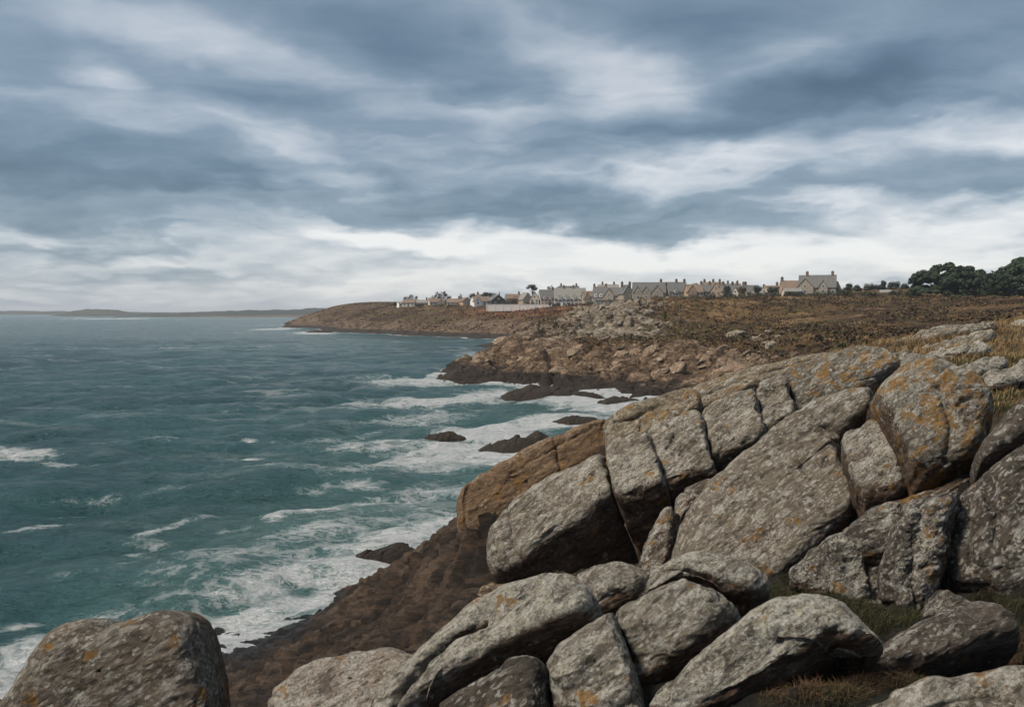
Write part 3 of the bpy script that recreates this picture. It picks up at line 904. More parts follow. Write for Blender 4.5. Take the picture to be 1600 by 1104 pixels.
    # orange lichen rosettes
    om = T.math('MULTIPLY', T.step(T.math('ADD', n_or, T.math('MULTIPLY', T.math('SUBTRACT', n_big, .5), .55)), .70 - .19 * orange, .75 - .19 * orange), T.step(n_or2, .38, .56))
    oc = T.ramp(n_fine, [(.35, (.13, .060, .014)), (.52, (.30, .150, .026)), (.68, (.42, .25, .055))])
    col = T.mix(T.math('MULTIPLY', om, .82), col, oc)
    # moss creeping along the joints
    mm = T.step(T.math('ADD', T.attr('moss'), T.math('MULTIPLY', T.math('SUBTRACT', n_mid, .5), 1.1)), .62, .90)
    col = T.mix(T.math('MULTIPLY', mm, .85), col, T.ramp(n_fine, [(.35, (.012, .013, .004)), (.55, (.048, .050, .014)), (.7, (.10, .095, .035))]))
    T.put(b.inputs['Base Color'], col)
    T.put(b.inputs['Roughness'], .88)
    T.put(b.inputs['Specular IOR Level'], .22)
    bn = T.bump(n_mid, .17, 1.0)
    bn = T.bump(T.math('MULTIPLY_ADD', n_grit, .6, n_fine), .050, 1.0, bn)
    T.put(b.inputs['Normal'], bn)
    return m


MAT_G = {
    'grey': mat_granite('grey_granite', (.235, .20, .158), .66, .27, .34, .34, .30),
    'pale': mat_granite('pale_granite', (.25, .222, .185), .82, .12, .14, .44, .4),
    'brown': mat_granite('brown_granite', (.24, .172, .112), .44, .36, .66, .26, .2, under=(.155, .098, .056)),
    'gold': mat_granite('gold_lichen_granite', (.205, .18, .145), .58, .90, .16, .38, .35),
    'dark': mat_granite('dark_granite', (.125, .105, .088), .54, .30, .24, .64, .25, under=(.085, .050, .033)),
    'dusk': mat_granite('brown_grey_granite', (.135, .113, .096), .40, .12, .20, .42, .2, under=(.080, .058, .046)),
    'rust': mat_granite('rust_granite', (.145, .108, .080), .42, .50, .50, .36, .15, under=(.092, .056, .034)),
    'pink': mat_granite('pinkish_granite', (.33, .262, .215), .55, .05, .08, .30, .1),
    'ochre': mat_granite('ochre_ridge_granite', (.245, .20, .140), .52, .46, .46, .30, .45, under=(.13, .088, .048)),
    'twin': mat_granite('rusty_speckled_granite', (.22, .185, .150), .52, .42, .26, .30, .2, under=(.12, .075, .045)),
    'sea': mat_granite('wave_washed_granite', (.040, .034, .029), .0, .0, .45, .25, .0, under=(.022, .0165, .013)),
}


def catmull(P, per=24, closed=True):
    n = len(P)
    out, src = [], []
    for i in range(n):
        p0, p1, p2, p3 = P[(i - 1) % n], P[i], P[(i + 1) % n], P[(i + 2) % n]
        t = np.arange(per)[:, None] / per
        out.append(.5 * (2 * p1 + (p2 - p0) * t + (2 * p0 - 5 * p1 + 4 * p2 - p3) * t ** 2 + (3 * p1 - p0 - 3 * p2 + p3) * t ** 3))
        src += [i] * per
    return np.concatenate(out), np.array(src)


def seg_dist(q, a, b):
    """distance of points q (N,2) to one segment a-b"""
    d = b - a
    t = np.clip(((q - a) @ d) / (d @ d + 1e-12), 0, 1)
    return np.sqrt(((q - (a + t[:, None] * d)) ** 2).sum(1))


BOULDERS = []
_bn = [0]


def boulder(name, label, poly, D, n=(-.25, -.62, .74), T=.8, R=.35, Tb=.9, mat='grey', creases=(), cracks=(), lift=.5, M=260, K=74,
            rough=1.0, dome=.0, lumps=1.0, bare=0.0, joint=.45, group='granite boulders of the near shore', grow=2.6, cat='boulder'):
    _bn[0] += 1
    seed = _bn[0] * 7
    px = np.array([p[:2] for p in poly], float)
    Rv = np.array([p[2] if len(p) > 2 else R for p in poly], float)
    n = np.array(n, float); n /= np.linalg.norm(n)
    u = np.cross([0, 0, 1.0], n); u /= np.linalg.norm(u)
    v = np.cross(n, u)
    c_px = px.mean(0)
    dd_ = px - c_px
    px = px + dd_ / np.linalg.norm(dd_, axis=1)[:, None] * grow
    C = at(c_px[0], c_px[1], D)

    def to_plane(q):
        r = ray(q[:, 0], q[:, 1])
        t = ((C - CAM) @ n) / (r @ n)
        Q = CAM + r * t[:, None] - C
        return np.stack([Q @ u, Q @ v], 1)
    dense, src = catmull(px, 24)
    L = to_plane(dense)
    # resample by arc length
    seg = np.sqrt(((np.roll(L, -1, 0) - L) ** 2).sum(1))
    cum = np.concatenate([[0], np.cumsum(seg)])
    s = np.linspace(0, cum[-1], M, endpoint=False)
    LL = np.concatenate([L, L[:1]])
    ring = np.stack([np.interp(s, cum, LL[:, k]) for k in (0, 1)], 1)
    area = .5 * np.sum(ring[:, 0] * np.roll(ring[:, 1], -1) - np.roll(ring[:, 0], -1) * ring[:, 1])
    if area < 0:
        ring = ring[::-1].copy()
    cen = to_plane(c_px[None])[0]
    k = np.linspace(0, 1, K)
    sk = 1 - (1 - k) ** 1.6
    q = cen + sk[:, None, None] * (ring[None] - cen)
    qf = q.reshape(-1, 2)
    # distance to every outline edge over that edge's rounding radius
    ne = len(px)
    acc_ = np.zeros(len(qf)); dmin = np.full(len(qf), 1e9)
    for i in range(ne):
        idx = np.where(src == i)[0]
        ids = list(idx[::6]) + [(idx[-1] + 1) % len(L)]
        de = np.full(len(qf), 1e9)
        for a_, b_2 in zip(ids[:-1], ids[1:]):
            de = np.minimum(de, seg_dist(qf, L[a_], L[b_2]))
        dmin = np.minimum(dmin, de)
        acc_ += (np.maximum(de / Rv[i], 1e-4)) ** -4.0
    mm = np.clip(acc_ ** -.25 / .92, 0, 1)
    h = T * np.clip(1 - (1 - mm) ** 2.5, 0, 1) ** (1 / 2.5)
    rad = np.sqrt(((qf - cen) ** 2).sum(1)) / np.sqrt(((ring - cen) ** 2).sum(1)).max()
    h += dome * (1 - np.clip(rad, 0, 1) ** 2)
    under = np.zeros(len(qf))
    for cr in creases:
        a2, b2 = to_plane(np.array([cr[0], cr[1]], float))
        side = to_plane(np.array([cr[2]], float))[0]
        d = b2 - a2; nn = np.array([-d[1], d[0]]); nn /= np.linalg.norm(nn)
        if (side - a2) @ nn < 0:
            nn = -nn
        sd_ = (qf - a2) @ nn
        w = cr[4] if len(cr) > 4 else .10
        wob_ = fbm(np.concatenate([qf * 1.1, np.full((len(qf), 1), seed)], 1), 3, seed) * .10
        sd_ = sd_ + wob_
        h -= cr[3] * w * np.logaddexp(0, sd_ / w)
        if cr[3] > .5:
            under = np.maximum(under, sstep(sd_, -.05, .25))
    groove = np.zeros(len(qf))
    for ck in cracks:
        pl = to_plane(np.array(ck[0], float))
        wob2 = np.stack([fbm(np.concatenate([qf * 1.7, np.full((len(qf), 1), seed + 5 + j)], 1), 3, seed + j) for j in (0, 1)], 1) * .05
        de = np.full(len(qf), 1e9)
        for a_, b_2 in zip(pl[:-1], pl[1:]):
            de = np.minimum(de, seg_dist(qf + wob2, a_, b_2))
        g = np.exp(-(de / ck[1]) ** 2)
        # fade to nothing at the ends
        h -= ck[2] * g
        groove = np.maximum(groove, np.exp(-(de / (ck[1] * 1.8)) ** 2))
    h = np.maximum(h, -Tb * .75 * (mm + .05)) - lift * T
    front = C + qf[:, :1] * u + qf[:, 1:] * v + h[:, None] * n
    # back
    kb = np.linspace(1, 0, 12)[1:]
    qb = (cen + kb[:, None, None] * (ring[None] - cen)).reshape(-1, 2)
    hb = -Tb * np.sqrt(1 - np.repeat(kb, M) ** 2.2) - lift * T
    back = C + qb[:, :1] * u + qb[:, 1:] * v + hb[:, None] * n
    V = np.concatenate([front, back])
    nr = K + len(kb)
    G = V.reshape(nr, M, 3)
    dv = np.gradient(G, axis=0)
    du = (np.roll(G, -1, 1) - np.roll(G, 1, 1))
    N = np.cross(dv, du)
    N[0] = -n
    N = -N / (np.linalg.norm(N, axis=-1, keepdims=True) + 1e-9)
    N = N.reshape(-1, 3)
    if (N[M * (K // 2):M * (K // 2) + M] @ n).mean() < 0:
        N = -N
    size = math.sqrt(abs(area))
    P = V + seed * 3.7
    cA, sA = math.cos(.42), math.sin(.42)
    A = np.stack([(P[:, 0] * cA + P[:, 2] * sA) * .55, P[:, 1], (-P[:, 0] * sA + P[:, 2] * cA) * 1.25], 1)
    disp = fbm(P / (size * .55 + .25), 3, seed) * .050 * size * lumps
    disp += fbm(A / (.42), 4, seed + 3, .55) * .032 * rough
    disp += (fbm(A / .17, 3, seed + 5, .55, True) - .3) * .011 * rough
    f1, f2, cid, off = worley(A / .75 + fbm(A / .5, 2, seed + 7)[:, None] * .22, seed)
    msk = sstep(fbm(P / .9, 2, seed + 11), -.25, .35)
    disp += ((cid - .5) * .050 + off[:, 1] * .055 - off[:, 0] * .03) * sstep(f2 - f1, 0, .10) * rough * (.35 + .65 * msk)
    disp -= np.exp(-(f2 - f1) / .035) * .030 * rough * msk
    f1, f2, cid, off = worley(A / .26 + fbm(A / .2, 2, seed + 8)[:, None] * .25, seed + 4)
    disp += ((cid - .5) * .016 + off[:, 1] * .022) * sstep(f2 - f1, 0, .12) * rough * msk
    st_ = (P @ np.array([-.35, -.2, .92])) / .30 + fbm(A / .8, 3, seed + 12) * .9
    disp += (np.abs((st_ % 1) - .5) * 2 - .5) ** 3 * .07 * rough * sstep(fbm(P / 1.1, 2, seed + 13), 0, .5)
    edgef = np.concatenate([sstep(mm, .0, .5), np.zeros(len(qb))])
    disp *= (.45 + .55 * edgef)
    V = V + N * disp[:, None]
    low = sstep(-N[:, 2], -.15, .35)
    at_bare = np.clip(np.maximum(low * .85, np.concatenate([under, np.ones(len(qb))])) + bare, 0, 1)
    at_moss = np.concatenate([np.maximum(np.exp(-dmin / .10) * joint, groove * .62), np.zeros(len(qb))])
    base = np.array([C[0], C[1], V[:, 2].min()])
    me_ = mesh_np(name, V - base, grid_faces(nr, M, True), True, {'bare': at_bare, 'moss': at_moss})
    # orientation check: face normals must point outwards
    f0 = me_.polygons[M * (K // 2) + 3]
    if f0.normal.dot(Vector(n)) < 0:
        me_.flip_normals()
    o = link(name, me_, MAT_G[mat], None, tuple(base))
    tag(o, label, 'slab' if name == 'granite_slab' else cat, group, 'thing')
    BOULDERS.append(o)
    return o


UP = (-.30, -.50, .80)
# ---- rear slab along the skyline
boulder('granite_slab', 'long orange brown slab jutting over the water, nearest the sea', [(711, 800, .5), (716, 772, .5), (745, 747, .4), (800, 719, .4), (870, 686, .4), (940, 658, .3), (948, 676, .14), (944, 708, .25), (900, 732, .4), (862, 758, .5), (818, 790, .6), (780, 815, .6), (742, 824, .6), (718, 820, .5)],
        26.0, (-.22, -.66, .72), .75, .5, 1.3, 'brown', cracks=[([(724, 812), (727, 785), (735, 765)], .05, .08), ([(868, 688), (872, 720), (880, 745)], .06, .14), ([(800, 745), (860, 712), (936, 672)], .05, .06)], creases=[((715, 772), (940, 664), (800, 800), .55, .08)], bare=.35)
boulder('granite_slab', 'mossy grey slab behind the square blocks, right of the long orange brown slab', [(949, 660, .3), (1000, 636, .3), (1060, 612, .3), (1088, 612, .2), (1092, 640, .2), (1070, 658, .25), (1020, 682, .25), (985, 696, .25), (952, 712, .2), (946, 690, .15)],
        26.3, (-.22, -.60, .76), .6, .3, 1.3, 'ochre', cracks=[([(962, 668), (990, 664), (1010, 652), (1040, 640)], .07, .13), ([(1000, 690), (1005, 660)], .05, .09), ([(1050, 668), (1045, 630)], .04, .07)], bare=.1)
boulder('granite_slab', 'narrow grey slab forming the upper skyline behind the square blocks', [(1080, 610, .3), (1150, 587, .3), (1220, 568, .3), (1290, 555, .3), (1330, 546, .3), (1345, 556, .2), (1300, 572, .25), (1240, 590, .25), (1190, 606, .25), (1130, 632, .25), (1090, 650, .2), (1076, 630, .15)],
        28.0, (-.22, -.50, .84), .5, .3, 1.2, 'ochre', cracks=[([(1090, 632), (1160, 603), (1240, 578), (1320, 560)], .05, .10)])
# ---- second row
boulder('boulder', 'big rounded grey boulder with dark overhanging underside, between slab and square blocks', [(761, 868, .6), (768, 838, .6), (800, 796, .5), (850, 758, .45), (905, 729, .4), (946, 716, .3), (953, 742, .13), (962, 786, .13), (980, 826, .13), (994, 858, .15), (998, 890, .2), (960, 900, .3), (900, 900, .4), (830, 908, .5), (785, 914, .6), (766, 900, .6)],
        20.0, (-.30, -.66, .69), 1.0, .5, 2.6, 'grey', creases=[((806, 893), (950, 795), (930, 890), 2.6, .08)], cracks=[([(800, 795), (806, 830), (812, 870), (825, 900)], .06, .10), ([(870, 890), (990, 850)], .05, .06), ([(900, 868), (985, 826)], .04, .04)])
boulder('square_block', 'square grey block with dark lower face, first right of the big overhanging boulder', [(950, 712, .16), (975, 697, .2), (1016, 686, .16), (1024, 712, .1), (1034, 748, .1), (1042, 775, .12), (1041, 800, .2), (1014, 826, .3), (996, 850, .3), (986, 832, .12), (968, 790, .1), (956, 748, .1)],
        19.9, (-.30, -.60, .74), .9, .2, 2.0, 'grey', creases=[((962, 788), (1041, 764), (1010, 820), 2.6, .05)], rough=1.2)
boulder('square_block', 'square speckled block with mossy top, second right of the overhanging boulder', [(1020, 685, .14), (1050, 667, .18), (1096, 658, .16), (1104, 690, .1), (1114, 728, .12), (1116, 746, .2), (1080, 756, .25), (1043, 772, .2), (1034, 740, .1), (1026, 712, .1)],
        20.6, (-.30, -.60, .74), .8, .2, 1.2, 'grey', creases=[((1040, 766), (1114, 738), (1085, 765), 2.0, .05)], cracks=[([(1040, 672), (1060, 690), (1050, 715)], .05, .07)], rough=1.3)
boulder('square_block', 'broad square grey block, third right of the overhanging boulder', [(1101, 654, .16), (1128, 637, .18), (1166, 623, .2), (1181, 622, .16), (1187, 654, .1), (1196, 688, .14), (1168, 710, .25), (1119, 730, .22), (1111, 702, .1), (1103, 675, .1)],
        21.2, (-.30, -.60, .74), .8, .2, 1.2, 'grey', creases=[((1118, 722), (1196, 688), (1170, 720), 2.0, .05)], rough=1.2)
boulder('square_block', 'narrow upright block with dark pits, fourth right of the overhanging boulder', [(1185, 619, .14), (1205, 601, .16), (1226, 595, .14), (1232, 623, .1), (1241, 654, .12), (1218, 670, .2), (1198, 686, .16), (1190, 655, .1)],
        21.8, (-.30, -.60, .74), .75, .2, 1.2, 'grey', cracks=[([(1205, 625), (1212, 629)], .12, .15), ([(1216, 645), (1222, 650)], .12, .13)], rough=1.2)
boulder('boulder', 'low long grey rock with orange lichen at its foot, above the widest smooth slab', [(1230, 594, .2), (1262, 576, .3), (1305, 562, .3), (1360, 553, .3), (1394, 560, .3), (1404, 578, .3), (1362, 609, .35), (1312, 631, .35), (1254, 655, .25), (1245, 645, .12), (1236, 618, .1)],
        22.4, (-.28, -.56, .78), .8, .3, 1.2, 'gold', creases=[((1240, 625), (1400, 580), (1320, 640), .45, .1)], rough=1.2)
# ---- third row
boulder('boulder', 'thin upright rusty fin of rock left of the widest smooth slab', [(995, 900, .3), (1001, 878, .3), (1014, 848, .3), (1032, 812, .25), (1050, 797, .2), (1058, 808, .12), (1055, 846, .1), (1051, 888, .12), (1042, 910, .2), (1015, 916, .2)],
        16.0, (-.42, -.70, .58), .7, .3, 1.0, 'rust', rough=1.3)
boulder('boulder', 'small rusty shoulder of rock at upper left edge of the widest smooth slab', [(1056, 800, .2), (1062, 782, .25), (1085, 764, .25), (1122, 752, .25), (1112, 772, .15), (1084, 800, .15), (1066, 832, .15), (1058, 850, .15)],
        16.9, (-.38, -.62, .68), .55, .25, .9, 'rust', rough=1.2)
boulder('granite_slab', 'widest smooth slab of speckled grey granite in the middle of the rocks', [(1050, 900, .5), (1056, 850, .5), (1068, 818, .45), (1096, 780, .4), (1130, 746, .4), (1175, 708, .4), (1215, 677, .4), (1250, 655, .4), (1295, 634, .35), (1345, 618, .3), (1363, 620, .2), (1366, 646, .12), (1345, 672, .2), (1318, 698, .2), (1312, 722, .12), (1318, 745, .1), (1338, 788, .14), (1342, 802, .25), (1308, 838, .35), (1276, 872, .35), (1242, 906, .35), (1205, 925, .4), (1120, 925, .5)],
        15.6, (-.30, -.62, .73), .95, .4, 1.4, 'grey', cracks=[([(1290, 690), (1312, 700), (1318, 722), (1330, 740)], .07, .14), ([(1330, 690), (1350, 670), (1363, 655)], .05, .1), ([(1250, 712), (1275, 700), (1300, 706)], .05, .05), ([(1180, 740), (1230, 715)], .04, .03)], M=340, K=96, rough=1.1, lumps=.8)
boulder('square_block', 'square grey block wedged between the widest smooth slab and the orange spotted boulder', [(1317, 703, .14), (1340, 686, .18), (1364, 667, .18), (1377, 672, .12), (1390, 702, .1), (1410, 747, .12), (1419, 768, .2), (1394, 785, .25), (1353, 801, .22), (1340, 782, .12), (1324, 742, .1)],
        14.6, (-.30, -.64, .71), .8, .2, 1.0, 'grey', creases=[((1345, 785), (1415, 750), (1390, 790), .8, .06)], rough=1.1)
boulder('boulder', 'tall rounded grey boulder spotted with orange lichen beside the turf', [(1364, 622, .5), (1385, 596, .6), (1419, 574, .6), (1446, 568, .6), (1482, 576, .6), (1516, 594, .6), (1538, 618, .5), (1546, 650, .5), (1540, 690, .5), (1524, 728, .5), (1494, 753, .45), (1437, 773, .35), (1420, 760, .14), (1405, 726, .12), (1382, 680, .12), (1367, 645, .15)],
        14.6, (-.16, -.80, .58), 1.0, .5, 1.2, 'gold', cracks=[([(1450, 640), (1462, 660), (1470, 700), (1465, 740)], .07, .10), ([(1470, 600), (1485, 590), (1500, 585)], .05, .06), ([(1480, 665), (1500, 655)], .06, .05)], dome=.25, lumps=1.3)
boulder('boulder', 'grey boulder at the right edge above the largest cracked boulder', [(1522, 735, .3), (1524, 715, .35), (1538, 690, .4), (1560, 662, .4), (1600, 630, .5), (1660, 605, .5), (1720, 640, .5), (1720, 690, .3), (1640, 690, .2), (1600, 703, .2), (1552, 734, .2), (1530, 745, .2)],
        12.8, (-.30, -.66, .68), .8, .4, 1.0, 'dusk', dome=.1)
boulder('boulder', 'largest cracked dark grey boulder at the right edge', [(1462, 888, .5), (1468, 850, .5), (1480, 812, .5), (1500, 775, .45), (1535, 745, .4), (1600, 704, .4), (1680, 680, .5), (1760, 730, .5), (1780, 850, .5), (1740, 950, .5), (1600, 968, .4), (1530, 950, .4), (1480, 935, .4)],
        11.6, (-.26, -.78, .57), 1.0, .5, 1.1, 'dark', cracks=[([(1535, 770), (1545, 830), (1540, 870), (1555, 910)], .08, .12), ([(1500, 800), (1510, 850), (1505, 900)], .06, .08)], M=340, K=90, rough=1.6, lumps=1.5, dome=.15)
boulder('boulder', 'low rugged blackened rock just below the widest smooth slab', [(1240, 918, .2), (1258, 892, .2), (1286, 868, .2), (1318, 842, .2), (1334, 862, .16), (1348, 905, .2), (1372, 945, .25), (1376, 966, .3), (1335, 968, .3), (1290, 945, .3)],
        11.6, (-.30, -.68, .66), .55, .3, .9, 'dark', rough=2.2, lumps=1.6, grow=7.0, dome=.12)
boulder('boulder', 'small mottled rock under the square block, above the blackened rugged rock', [(1325, 838, .25), (1345, 820, .25), (1375, 804, .25), (1408, 795, .2), (1404, 830, .2), (1392, 868, .25), (1368, 886, .3), (1338, 878, .2)],
        11.9, (-.30, -.66, .68), .55, .25, .8, 'dark', rough=1.9, lumps=1.4, grow=7.0, dome=.12)
boulder('boulder', 'upright mottled rock with rusty right side, left of the largest cracked boulder', [(1406, 812, .25), (1420, 796, .3), (1455, 782, .3), (1494, 772, .25), (1492, 800, .2), (1476, 850, .25), (1462, 905, .3), (1452, 962, .35), (1415, 975, .3), (1386, 958, .25), (1378, 910, .2), (1390, 865, .2)],
        11.3, (-.34, -.78, .52), .75, .3, .9, 'dark', cracks=[([(1440, 800), (1432, 850), (1420, 900), (1425, 950)], .07, .12)], rough=2.2, lumps=1.7, grow=7.0, dome=.12)
boulder('boulder', 'dark lichened rock wedged in the grassy joint under the square block', [(1352, 806, .15), (1395, 790, .15), (1430, 778, .2), (1500, 752, .2), (1520, 745, .2), (1500, 775, .15), (1440, 792, .12), (1405, 802, .12), (1365, 818, .12)],
        13.6, (-.30, -.60, .74), .3, .16, .9, 'rust', rough=1.8, lumps=1.4)
boulder('boulder', 'low dark rock between the blackened rock and the upright mottled rock', [(1340, 892, .15), (1372, 882, .15), (1384, 915, .15), (1392, 955, .2), (1380, 972, .2), (1358, 945, .15)],
        11.5, (-.30, -.68, .66), .4, .16, .8, 'dark', rough=2.0, lumps=1.4, grow=4)
boulder('boulder', 'low dark rock at the foot of the largest cracked boulder', [(1440, 962, .2), (1470, 925, .2), (1530, 948, .2), (1610, 968, .2), (1590, 990, .2), (1520, 978, .2), (1470, 982, .2)],
        10.2, (-.24, -.55, .80), .3, .18, .8, 'dark', rough=1.8)
boulder('boulder', 'brown ledge of rock under the big overhanging boulder', [(762, 918, .3), (830, 908, .3), (905, 900, .3), (1000, 888, .3), (1010, 915, .3), (960, 945, .3), (860, 950, .3), (780, 960, .3), (745, 950, .3)],
        19.2, (-.25, -.55, .80), .5, .3, 1.2, 'brown', rough=1.4, lumps=1.3)
# ---- front row
boulder('boulder', 'long pale slab with a diagonal split, bottom centre', [(585, 1112, 0.216), (612, 1072, 0.252), (645, 1032, 0.288), (672, 1006, 0.288), (720, 966, 0.288), (774, 931, 0.252), (828, 912, 0.252), (890, 907, 0.252), (920, 922, 0.144), (930, 950, 0.101), (918, 974, 0.101), (862, 998, 0.115), (780, 1036, 0.115), (718, 1074, 0.115), (668, 1112, 0.115), (630, 1150, 0.144), (585, 1150, 0.216)],
        8.2, (-.36, -.56, .74), .55, .35, .9, 'pale', cracks=[([(622, 1135), (650, 1090), (690, 1050), (730, 1018), (772, 992)], .035, .13), ([(880, 930), (905, 945), (925, 965)], .03, .04)], M=340, K=90, rough=.9, lumps=.7)
boulder('boulder', 'dark lower slab below the deep shadowed gap of the pale split slab', [(690, 1112, 0.144), (724, 1084, 0.144), (766, 1059, 0.144), (800, 1044, 0.144), (838, 1034, 0.13), (850, 1050, 0.108), (844, 1076, 0.144), (846, 1120, 0.144), (830, 1180, 0.216), (700, 1180, 0.216)],
        7.4, (-.36, -.60, .70), .35, .2, .8, 'dark', rough=1.0)
boulder('boulder', 'small dark lichened hump behind the pale split slab', [(906, 914, 0.144), (930, 906, 0.18), (958, 903, 0.18), (1000, 899, 0.18), (1024, 903, 0.144), (1016, 924, 0.108), (990, 945, 0.108), (962, 958, 0.108), (930, 972, 0.108), (918, 950, 0.0864)],
        8.9, (-.30, -.52, .80), .32, .25, .8, 'grey', rough=1.3, grow=5.0, dome=.16)
boulder('boulder', 'whitish flat topped dome beside the dark grass tuft', [(964, 962, 0.144), (985, 946, 0.18), (1012, 928, 0.216), (1036, 905, 0.252), (1070, 888, 0.252), (1112, 879, 0.252), (1152, 881, 0.252), (1184, 896, 0.252), (1196, 915, 0.216), (1172, 935, 0.18), (1132, 934, 0.072), (1100, 926, 0.0576), (1060, 922, 0.0576), (1020, 942, 0.072), (985, 964, 0.072), (966, 972, 0.072)],
        8.9, (-.22, -.56, .80), .34, .3, .8, 'pale', rough=1.2, grow=5.0, dome=.16)
boulder('boulder', 'yellowish pale rounded boulder in front of the whitish dome', [(967, 974, 0.108), (1001, 953, 0.144), (1041, 927, 0.144), (1085, 926, 0.144), (1130, 940, 0.18), (1152, 958, 0.216), (1144, 982, 0.216), (1100, 1016, 0.18), (1057, 1048, 0.158), (1002, 1075, 0.144), (991, 1044, 0.072), (979, 1005, 0.072)],
        8.2, (-.24, -.70, .67), .42, .25, .9, 'pale', rough=1.3, creases=[((985, 1040), (1120, 985), (1050, 1060), .4, .08)], grow=5.0, dome=.16)
boulder('boulder', 'mottled boulder at bottom between pale split slab and yellowish boulder', [(862, 1064, 0.216), (868, 1030, 0.216), (893, 1003, 0.216), (926, 976, 0.18), (956, 961, 0.144), (966, 976, 0.0864), (977, 1015, 0.072), (990, 1060, 0.072), (998, 1095, 0.108), (1010, 1130, 0.144), (950, 1160, 0.216), (880, 1150, 0.216)],
        7.6, (-.26, -.72, .64), .42, .25, .9, 'pale', rough=1.6, lumps=1.2, grow=5.0, dome=.16)
boulder('boulder', 'whitish speckled boulder with black lichen, nearest bottom centre right', [(1016, 1112, 0.144), (1060, 1072, 0.158), (1100, 1032, 0.18), (1143, 1000, 0.216), (1186, 974, 0.216), (1228, 953, 0.252), (1268, 943, 0.252), (1308, 952, 0.252), (1332, 968, 0.252), (1356, 988, 0.216), (1374, 1008, 0.216), (1350, 1022, 0.144), (1290, 1024, 0.144), (1252, 1046, 0.13), (1215, 1070, 0.13), (1190, 1090, 0.13), (1150, 1112, 0.13), (1080, 1135, 0.144)],
        7.2, (-.24, -.66, .71), .45, .28, .9, 'pale', rough=1.5, M=320, K=84, lumps=1.1, grow=5.0, dome=.16)
boulder('boulder', 'smooth brownish grey boulder above the heather at lower right', [(1344, 1046, 0.144), (1374, 1010, 0.18), (1412, 984, 0.216), (1452, 962, 0.216), (1500, 945, 0.252), (1540, 941, 0.252), (1576, 956, 0.252), (1594, 982, 0.216), (1584, 1008, 0.18), (1530, 1022, 0.144), (1480, 1040, 0.13), (1425, 1056, 0.13), (1375, 1064, 0.144)],
        7.6, (-.20, -.64, .74), .5, .3, .9, 'dusk', rough=.9)
boulder('boulder', 'grey rock cut off by the bottom right corner', [(1340, 1118, 0.144), (1380, 1098, 0.144), (1414, 1086, 0.158), (1476, 1068, 0.18), (1526, 1054, 0.18), (1600, 1042, 0.216), (1720, 1050, 0.216), (1760, 1120, 0.216), (1600, 1190, 0.216), (1420, 1180, 0.216)],
        6.2, (-.20, -.62, .76), .4, .25, .8, 'grey', rough=.9)
boulder('boulder', 'smooth pinkish dome at the bottom edge, left of the pale split slab', [(425, 1118, 0.288), (452, 1076, 0.324), (490, 1046, 0.36), (540, 1030, 0.36), (598, 1025, 0.36), (645, 1030, 0.288), (680, 1060, 0.288), (690, 1120, 0.288), (640, 1190, 0.288), (480, 1190, 0.288)],
        9.4, (-.16, -.60, .78), .8, .5, 1.0, 'pink', rough=.7, lumps=.7)
boulder('boulder', 'twin humped brown boulder with rusty lichen in the bottom left corner', [(-14, 1110, 0.36), (8, 1072, 0.36), (30, 1040, 0.36), (58, 992, 0.36), (86, 970, 0.288), (122, 961, 0.252), (150, 963, 0.216), (164, 972, 0.144), (196, 958, 0.252), (240, 946, 0.252), (272, 949, 0.288), (298, 962, 0.288), (313, 986, 0.288), (324, 1024, 0.288), (334, 1060, 0.288), (342, 1112, 0.288), (335, 1230, 0.288), (150, 1260, 0.288), (-20, 1230, 0.288)],
        9.9, (-.08, -.95, .30), .5, .38, 1.2, 'twin', cracks=[([(166, 962), (158, 985)], .12, .08)], M=340, K=90, rough=.8, lumps=.8, dome=.0, grow=-10)
# ---- the skyline slab runs on up to the right
boulder('granite_slab', 'thin grey slab along the right skyline, half buried in dry grass', [(1330, 552, .2), (1370, 540, .25), (1420, 527, .25), (1480, 514, .25), (1540, 503, .25), (1556, 506, .2), (1520, 518, .2), (1460, 531, .2), (1400, 545, .2), (1350, 558, .2)],
        33.5, (-.2, -.34, .92), .4, .25, 1.0, 'grey', rough=2.2, lumps=2.0, lift=.75, joint=.8)
boulder('granite_slab', 'low grey slab in the turf behind the low long orange lichened rock', [(1395, 566, .2), (1430, 556, .25), (1480, 548, .25), (1530, 541, .25), (1550, 545, .2), (1520, 555, .2), (1470, 564, .2), (1425, 574, .2)],
        28, (-.2, -.38, .90), .35, .25, 1.0, 'pale', rough=2.2, lumps=2.0, lift=.75, joint=.8)
# ---- flat rocks in the turf on the right
boulder('flat_rock', 'pale flat rock in dry grass on the right skyline', [(1438, 541, .2), (1456, 530, .2), (1490, 520, .2), (1530, 514, .2), (1552, 512, .2), (1540, 524, .2), (1500, 534, .2), (1470, 543, .2)],
        31, (-.15, -.30, .94), .22, .2, .8, 'pale', M=140, K=40, lift=1.7, rough=2.2, lumps=2.5, group='flat rocks in the turf')
boulder('flat_rock', 'whitish flat rock in the turf just above the orange spotted boulder', [(1492, 572, .2), (1515, 560, .2), (1548, 552, .2), (1572, 550, .2), (1566, 560, .2), (1536, 572, .2), (1505, 580, .2)],
        24, (-.15, -.34, .93), .2, .2, .8, 'pale', M=140, K=40, lift=1.7, rough=2.2, lumps=2.5, group='flat rocks in the turf')
boulder('flat_rock', 'whitish flat rock in the turf cut by the right edge', [(1536, 580, .2), (1560, 568, .2), (1600, 556, .2), (1640, 552, .2), (1640, 566, .2), (1590, 580, .2), (1550, 588, .2)],
        21, (-.15, -.34, .93), .2, .2, .8, 'pale', M=140, K=40, lift=1.7, rough=2.2, lumps=2.5, group='flat rocks in the turf')
